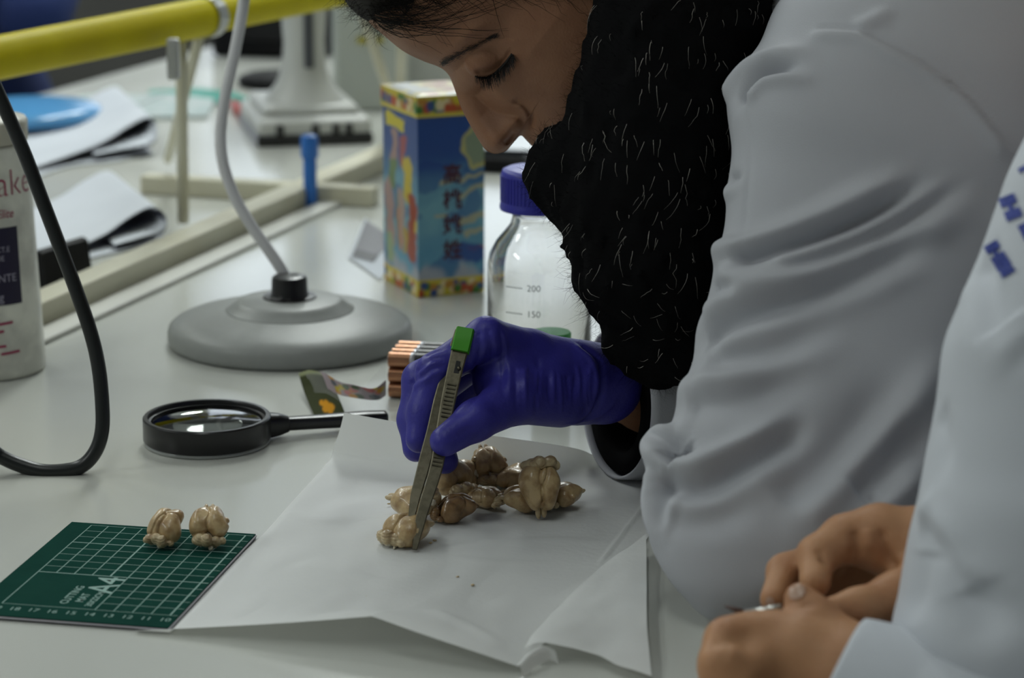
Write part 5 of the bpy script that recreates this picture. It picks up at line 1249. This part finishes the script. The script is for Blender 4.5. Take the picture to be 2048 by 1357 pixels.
gst += [([(1160, 690), (1196, 720), (1206, 770), (1190, 820), (1160, 850)], -.0016, .0022, .1), ([(1150, 690), (1184, 722), (1194, 770), (1178, 820), (1150, 848)], .0012, .0022, .1), ([(1130, 850), (1180, 840), (1220, 815), (1250, 770)], .0008, .002, .2), ([(905, 832), (930, 820), (955, 790), (985, 740)], -.0008, .002, .2), ([(915, 870), (935, 862), (950, 850)], -.0006, .0015, .2)]
gV = strokes(gV, gF, gst)
mesh('glove', gV, gF, glovem, WOM)

# ---- second person at the right edge
PER = thing('person', 'person in white lab coat at right edge working with bare hands, face outside the frame', 'person', np.array([0.46, 1.02, 0.0]))
c1m = coat2m
bd_ = [(2130, 120, 2900, 160, 1.13, .72), (2062, 260, 2860, 300, 1.125, .72), (2022, 345, 2830, 390, 1.12, .72), (1996, 420, 2810, 470, 1.118, .72), (1964, 510, 2790, 560, 1.115, .72), (1925, 605, 2770, 660, 1.112, .72), (1893, 690, 2760, 740, 1.11, .72), (1877, 810, 2750, 850, 1.108, .72), (1856, 920, 2740, 960, 1.105, .72), (1841, 1000, 2740, 1040, 1.10, .72), (1822, 1080, 2740, 1110, 1.10, .72), (1803, 1190, 2740, 1220, 1.10, .72), (1788, 1290, 2740, 1320, 1.10, .72), (1810, 1500, 2760, 1520, 1.11, .72), (1850, 1900, 2780, 1920, 1.13, .72)]
pV, pF = ring_loft(bd_, 160, 240, .85)
pst = [([(1962, 520), (1970, 590), (1990, 650), (2030, 720), (2060, 760)], -.006, .010, .2), ([(1940, 560), (1955, 640), (1985, 710), (2050, 790)], .003, .010, .25), ([(2010, 640), (2030, 690), (2055, 720)], .005, .011, .2),
       ([(1845, 1010), (1868, 1045), (1900, 1080), (1930, 1130), (1980, 1170), (2050, 1210)], .0045, .007, .15), ([(1845, 1035), (1868, 1072), (1900, 1110), (1930, 1160), (1980, 1205), (2050, 1245)], -.0045, .009, .15),
       ([(1880, 820), (1888, 900), (1880, 990)], -.003, .007, .3), ([(1850, 1100), (1838, 1180), (1830, 1260)], -.003, .010, .25), ([(1940, 1170), (1960, 1240), (1970, 1330)], -.003, .012, .3)]
pV = strokes(pV, pF, pst)
slv_c = P(1672, 1408, 1.095)
vV, vF = tube3(slv_c, P(2120, 1600, 1.06), .0385, .060, .0018)
axv = axes_from(P(2120, 1600, 1.06) - slv_c)
vV += (vnoise(vV, 50, 31, 2) * .0014)[:, None] * normals(vV, vF)
wV, wF = ring_loft([(2060, 380, 2600, 420, 1.06, .4), (2040, 800, 2560, 850, 1.05, .4), (2010, 1300, 2480, 1400, 1.045, .42), (2000, 1600, 2380, 1800, 1.05, .42)], 80, 60, .9)
c2 = [('c', P(2240, 1660, 1.06), P(2420, 540, 1.05), .050, .056), ('c', P(2150, 1230, 1.20), P(2380, 1500, 1.24), .040, .050), ('c', P(2380, 1500, 1.24), P(2450, 540, 1.26), .052, .060), ('c', P(2420, 520, 1.07), P(2460, 520, 1.24), .066, .066), ('c', P(2420, 450, 1.16), P(2420, 1400, 1.14), .092, .100),
      ('c', P(2420, 1400, 1.14), A([P(2400, 1400, 1.14)[0] + .05, P(2400, 1400, 1.14)[1], .55]), .12, .15)]
c2V, c2F = solid(c2, .03, .009)
mesh('lab_coat', np.vstack([pV, vV, c2V]), tri(np.vstack([pF, vF + len(pV), c2F + len(pV) + len(vV)])), c1m, PER)
hd2 = P(2590, -260, 1.17)
mesh('hair', *solid([('e', hd2 + A([.012, 0, .022]), A([.090, .084, .105]), None), ('c', hd2 + A([.045, 0, .0]), hd2 + A([.075, 0, -.07]), .055, .03)], .02, .006, lambda X: vnoise(X, 160, 3, 2) * .002), hairm, PER)
# hands, arms and trunk of the second person: one continuous body
hb_ = []
hb_ += gc((1900, 1480, 1.09, 130), (1700, 1370, 1.105, 112), (1600, 1325, 1.112, 96), (1500, 1322, 1.115, 90), (1468, 1335, 1.115, 74))                            # front hand: wrist, back of the hand, knuckles
hb_ += gc((1540, 1268, 1.112, 42), (1455, 1282, 1.106, 42), (1440, 1330, 1.095, 38), (1480, 1370, 1.09, 34))
hb_ += gc((1520, 1330, 1.10, 46), (1448, 1372, 1.095, 40), (1470, 1430, 1.085, 36)) + gc((1530, 1390, 1.10, 44), (1470, 1440, 1.09, 38), (1500, 1490, 1.085, 34)) + gc((1560, 1430, 1.10, 42), (1500, 1490, 1.09, 34), (1540, 1530, 1.085, 30))
hb_ += gc((1680, 1290, 1.112, 56), (1628, 1238, 1.118, 42)) + gc((1628, 1238, 1.118, 42), (1600, 1198, 1.122, 32))   # thumb
hb2 = gc((2100, 1220, 1.20, 100), (1850, 1105, 1.178, 88), (1760, 1080, 1.176, 70))                          # rear hand
hb2 += gc((1760, 1066, 1.176, 52), (1690, 1078, 1.172, 46)) + gc((1690, 1078, 1.172, 44), (1634, 1112, 1.166, 37), (1630, 1165, 1.150, 32))   # index
hb2 += gc((1730, 1070, 1.190, 46), (1655, 1110, 1.192, 38), (1570, 1145, 1.182, 33), (1548, 1200, 1.160, 29))  # middle
hb2 += gc((1750, 1090, 1.200, 44), (1690, 1140, 1.205, 36), (1620, 1190, 1.19, 30), (1600, 1220, 1.175, 26)) + gc((1780, 1110, 1.205, 42), (1730, 1170, 1.212, 33), (1670, 1215, 1.20, 27), (1650, 1235, 1.185, 24))
hb2 += gc((1850, 1160, 1.160, 60), (1790, 1195, 1.145, 46)) + gc((1790, 1195, 1.145, 46), (1715, 1216, 1.135, 36), (1670, 1222, 1.130, 30))     # thumb
allp = [tuple(p) + (.006,) for p in hb_ + hb2]
body2 = [('c', P(1900, 1480, 1.09), P(2200, 1640, 1.06), .029, .036), ('c', P(2200, 1640, 1.06), P(2420, 540, 1.05), .036, .040), ('c', P(2100, 1220, 1.20), P(2380, 1500, 1.24), .026, .036), ('c', P(2380, 1500, 1.24), P(2450, 540, 1.26), .038, .045),
         ('c', P(2420, 520, 1.07), P(2460, 520, 1.24), .05, .05), ('c', P(2400, 450, 1.16), P(2400, 1400, 1.14), .075, .085), ('c', P(2450, 420, 1.16), P(2560, 60, 1.17), .05, .048), ('e', P(2590, -260, 1.17), A([.085, .078, .115]), None, .02), ('e', P(2590, -260, 1.17) + A([-.088, 0, -.01]), A([.018, .013, .022]), None, .012), ('e', P(2590, -260, 1.17) + A([-.06, 0, -.095]), A([.03, .03, .025]), None, .02)]
hx_, hy_ = P(2400, 1400, 1.14)[:2]
for s_ in (-1, 1):
    k0 = A([hx_ + .02, hy_ + s_ * .09, .80]); body2 += [('c', P(2400, 1350, 1.14), k0, .09, .085), ('c', k0, A([hx_ + .01, hy_ + s_ * .10, .46]), .08, .052), ('c', A([hx_ + .01, hy_ + s_ * .10, .46]), A([hx_ + .04, hy_ + s_ * .10, .07]), .05, .034), ('c', A([hx_ + .04, hy_ + s_ * .10, .035]), A([hx_ - .09, hy_ + s_ * .11, .03]), .035, .03)]
hV2, hF2 = solid(allp, .006, .0016, None, 1)
hst = [([(1708, 1060), (1712, 1090), (1706, 1130)], -.0030, .0026, .2), ([(1764, 1055), (1766, 1085), (1775, 1115), (1790, 1140)], -.0030, .0026, .2), ([(1735, 1058), (1738, 1085), (1738, 1110)], .002, .003, .2),
       ([(1636, 1100), (1644, 1112), (1650, 1130)], -.0018, .002, .2), ([(1640, 1120), (1652, 1125), (1660, 1140)], -.0015, .002, .2), ([(1420, 1290), (1470, 1280), (1520, 1285)], -.0012, .004, .2), ([(1455, 1300), (1500, 1320), (1560, 1320)], .0014, .006, .3), ([(1600, 1215), (1620, 1210), (1632, 1222)], -.0008, .002, .2)]
hV2 = strokes(hV2, hF2, hst)
gV2, gF2 = solid(body2, .02, .010, None, 1); gV2[:, 2] = np.maximum(gV2[:, 2], .002)
mesh('body', np.vstack([hV2, gV2]), np.vstack([hF2, gF2 + len(hV2)]), skin2, PER)
tr2 = [('c', P(2420, 1380, 1.14), A([hx_ + .02, hy_ - .09, .78]), .10, .10), ('c', P(2420, 1380, 1.14), A([hx_ + .02, hy_ + .09, .78]), .10, .10)]
for s_ in (-1, 1): tr2 += [('c', A([hx_ + .02, hy_ + s_ * .09, .80]), A([hx_ + .01, hy_ + s_ * .10, .46]), .10, .068), ('c', A([hx_ + .01, hy_ + s_ * .10, .46]), A([hx_ + .04, hy_ + s_ * .10, .10]), .068, .055)]
mesh('trousers', *solid(tr2, .02, .012), MATS['navy_trousers'], PER)
# nail of the front thumb
pb2 = bvh_of(hV2, hF2)
def nail(cx_, cy_, rx, ry, rot, name='thumbnail'):
    V = []; n = 9; m = 9
    for i in range(m):
        for j in range(n):
            u, v = (j / (n - 1) * 2 - 1), (i / (m - 1) * 2 - 1); u2, v2 = u * math.sqrt(1 - v * v / 2), v * math.sqrt(1 - u * u / 2)
            x, y = u2 * rx, v2 * ry; h = hit(pb2, cx_ + x * math.cos(rot) - y * math.sin(rot), cy_ + x * math.sin(rot) + y * math.cos(rot))
            if h is None: return
            V.append(h[0] + h[1] * .0006)
    mesh(name, np.array(V), grid_faces(n, m), mat('finger_nail', (0.46, 0.30, 0.22), .3), PER)
nail(1594, 1186, 17, 13, -.6); nail(1541, 1205, 10, 8, 1.2, 'fingernail')
# blue lettering printed on the coat
pbv = bvh_of(pV, pF); bink = mat('blue_print', (0.035, 0.055, 0.27), .7)
def printed(cx_, cy_, rot, body, size, e=.0008):
    cu = bpy.data.curves.new('t', 'FONT'); cu.body = body; cu.size = size; cu.resolution_u = 3; cu.offset = size * .075
    to = bpy.data.objects.new('t', cu); COL.objects.link(to); bpy.context.view_layer.update()
    me = bpy.data.meshes.new_from_object(to.evaluated_get(bpy.context.evaluated_depsgraph_get())); bpy.data.objects.remove(to)
    bm = bmesh.new(); bm.from_mesh(me); bmesh.ops.triangulate(bm, faces=bm.faces); bmesh.ops.subdivide_edges(bm, edges=[e_ for e_ in bm.edges if e_.calc_length() > 4], cuts=2)
    V = []; ok = True
    for v in bm.verts:
        x, y = v.co.x, -v.co.y; h = hit(pbv, cx_ + x * math.cos(rot) - y * math.sin(rot), cy_ + x * math.sin(rot) + y * math.cos(rot)); V.append(None if h is None else h[0] + h[1] * e)
    F = [[v.index for v in f.verts] for f in bm.faces]; F = [f for f in F if all(V[i] is not None for i in f)]
    V = [v if v is not None else np.zeros(3) for v in V]; bm.free(); bpy.data.meshes.remove(me)
    if F:
        us = sorted({i for f in F for i in f}); mp_ = {u: i for i, u in enumerate(us)}; mesh('printed_lettering', np.array([V[u] for u in us]), [tuple(mp_[i] for i in f) for f in F], bink, PER, False)
printed(1972, 494, 1.02, 'IHIBI', 36); printed(2002, 398, 1.2, 'IHI', 40); printed(2040, 452, 1.1, 'IB', 52); printed(2040, 338, 1.1, 'I', 36)
# small tool held in the bare fingers
tl2 = thing('probe', 'thin metal probe with dark brown tip held between the bare fingers', 'tool', P(1500, 1222, 1.135))
MB().tube([P(1490, 1227, 1.140), P(1530, 1221, 1.136), P(1562, 1215, 1.132)], .0016, 10).done('metal_shaft', mat('probe_metal', (.55, .55, .52), .3, metal=.9), tl2, True)
V, F = tube_vf(np.array([P(1450, 1213, 1.145), P(1470, 1220, 1.142), P(1492, 1228, 1.140)]), [.0004, .0012, .0016], 10); mesh('brown_tip', V, F, mat('dark_brown_tip', (.06, .022, .012), .5), tl2)
# ---- person in dark blue across the bench
BLU = thing('person', 'person in dark blue clothing standing beyond the far edge of the bench', 'person', np.array([-.78, 3.22, 0.0]))
bo_ = A([-.78, 3.22, 0])
bl_ = [('c', bo_ + [0, 0, .92], bo_ + [0, 0, 1.36], .15, .17), ('c', bo_ + [-.2, 0, 1.40], bo_ + [.19, -.02, 1.40], .07, .07), ('c', bo_ + [.19, -.02, 1.40], bo_ + [.215, -.06, 1.10], .06, .05), ('c', bo_ + [.215, -.06, 1.10], bo_ + [.20, -.20, .99], .055, .045),
       ('c', bo_ + [-.2, 0, 1.40], bo_ + [-.28, -.02, 1.10], .06, .05), ('c', bo_ + [-.28, -.02, 1.1], bo_ + [-.22, -.16, .99], .05, .045), ('c', bo_ + [.0, 0, .92], bo_ + [.02, 0, .84], .15, .15)]
for s_ in (-1, 1): bl_ += [('c', bo_ + [s_ * .09, 0, .85], bo_ + [s_ * .10, 0, .46], .09, .07), ('c', bo_ + [s_ * .1, 0, .46], bo_ + [s_ * .1, 0, .05], .07, .05), ('c', bo_ + [s_ * .1, 0, .045], bo_ + [s_ * .1, -.13, .04], .04, .035)]
V, F = solid(bl_, .03, .012, lambda X: vnoise(X, 40, 4, 2) * .004); V[:, 2] = np.maximum(V[:, 2], .002)
mesh('clothing', V, F, mat('dark_blue_cloth', (0.008, 0.022, 0.105), .85), BLU)
V, F = solid([('c', bo_ + [0, 0, 1.42], bo_ + [0, -.02, 1.52], .05, .05), ('e', bo_ + [0, -.03, 1.63], A([.078, .095, .115]), None, .02), ('e', bo_ + [0, -.125, 1.62], A([.014, .02, .02]), None, .01), ('e', bo_ + [.08, -.01, 1.62], A([.01, .02, .03]), None, .004), ('e', bo_ + [-.08, -.01, 1.62], A([.01, .02, .03]), None, .004)], .02, .008); mesh('body', V, F, skin2, BLU)
V, F = solid([('e', bo_ + [0, -.01, 1.67], A([.085, .098, .095]), None)], 0, .008); mesh('hair', V, F, hairm, BLU)
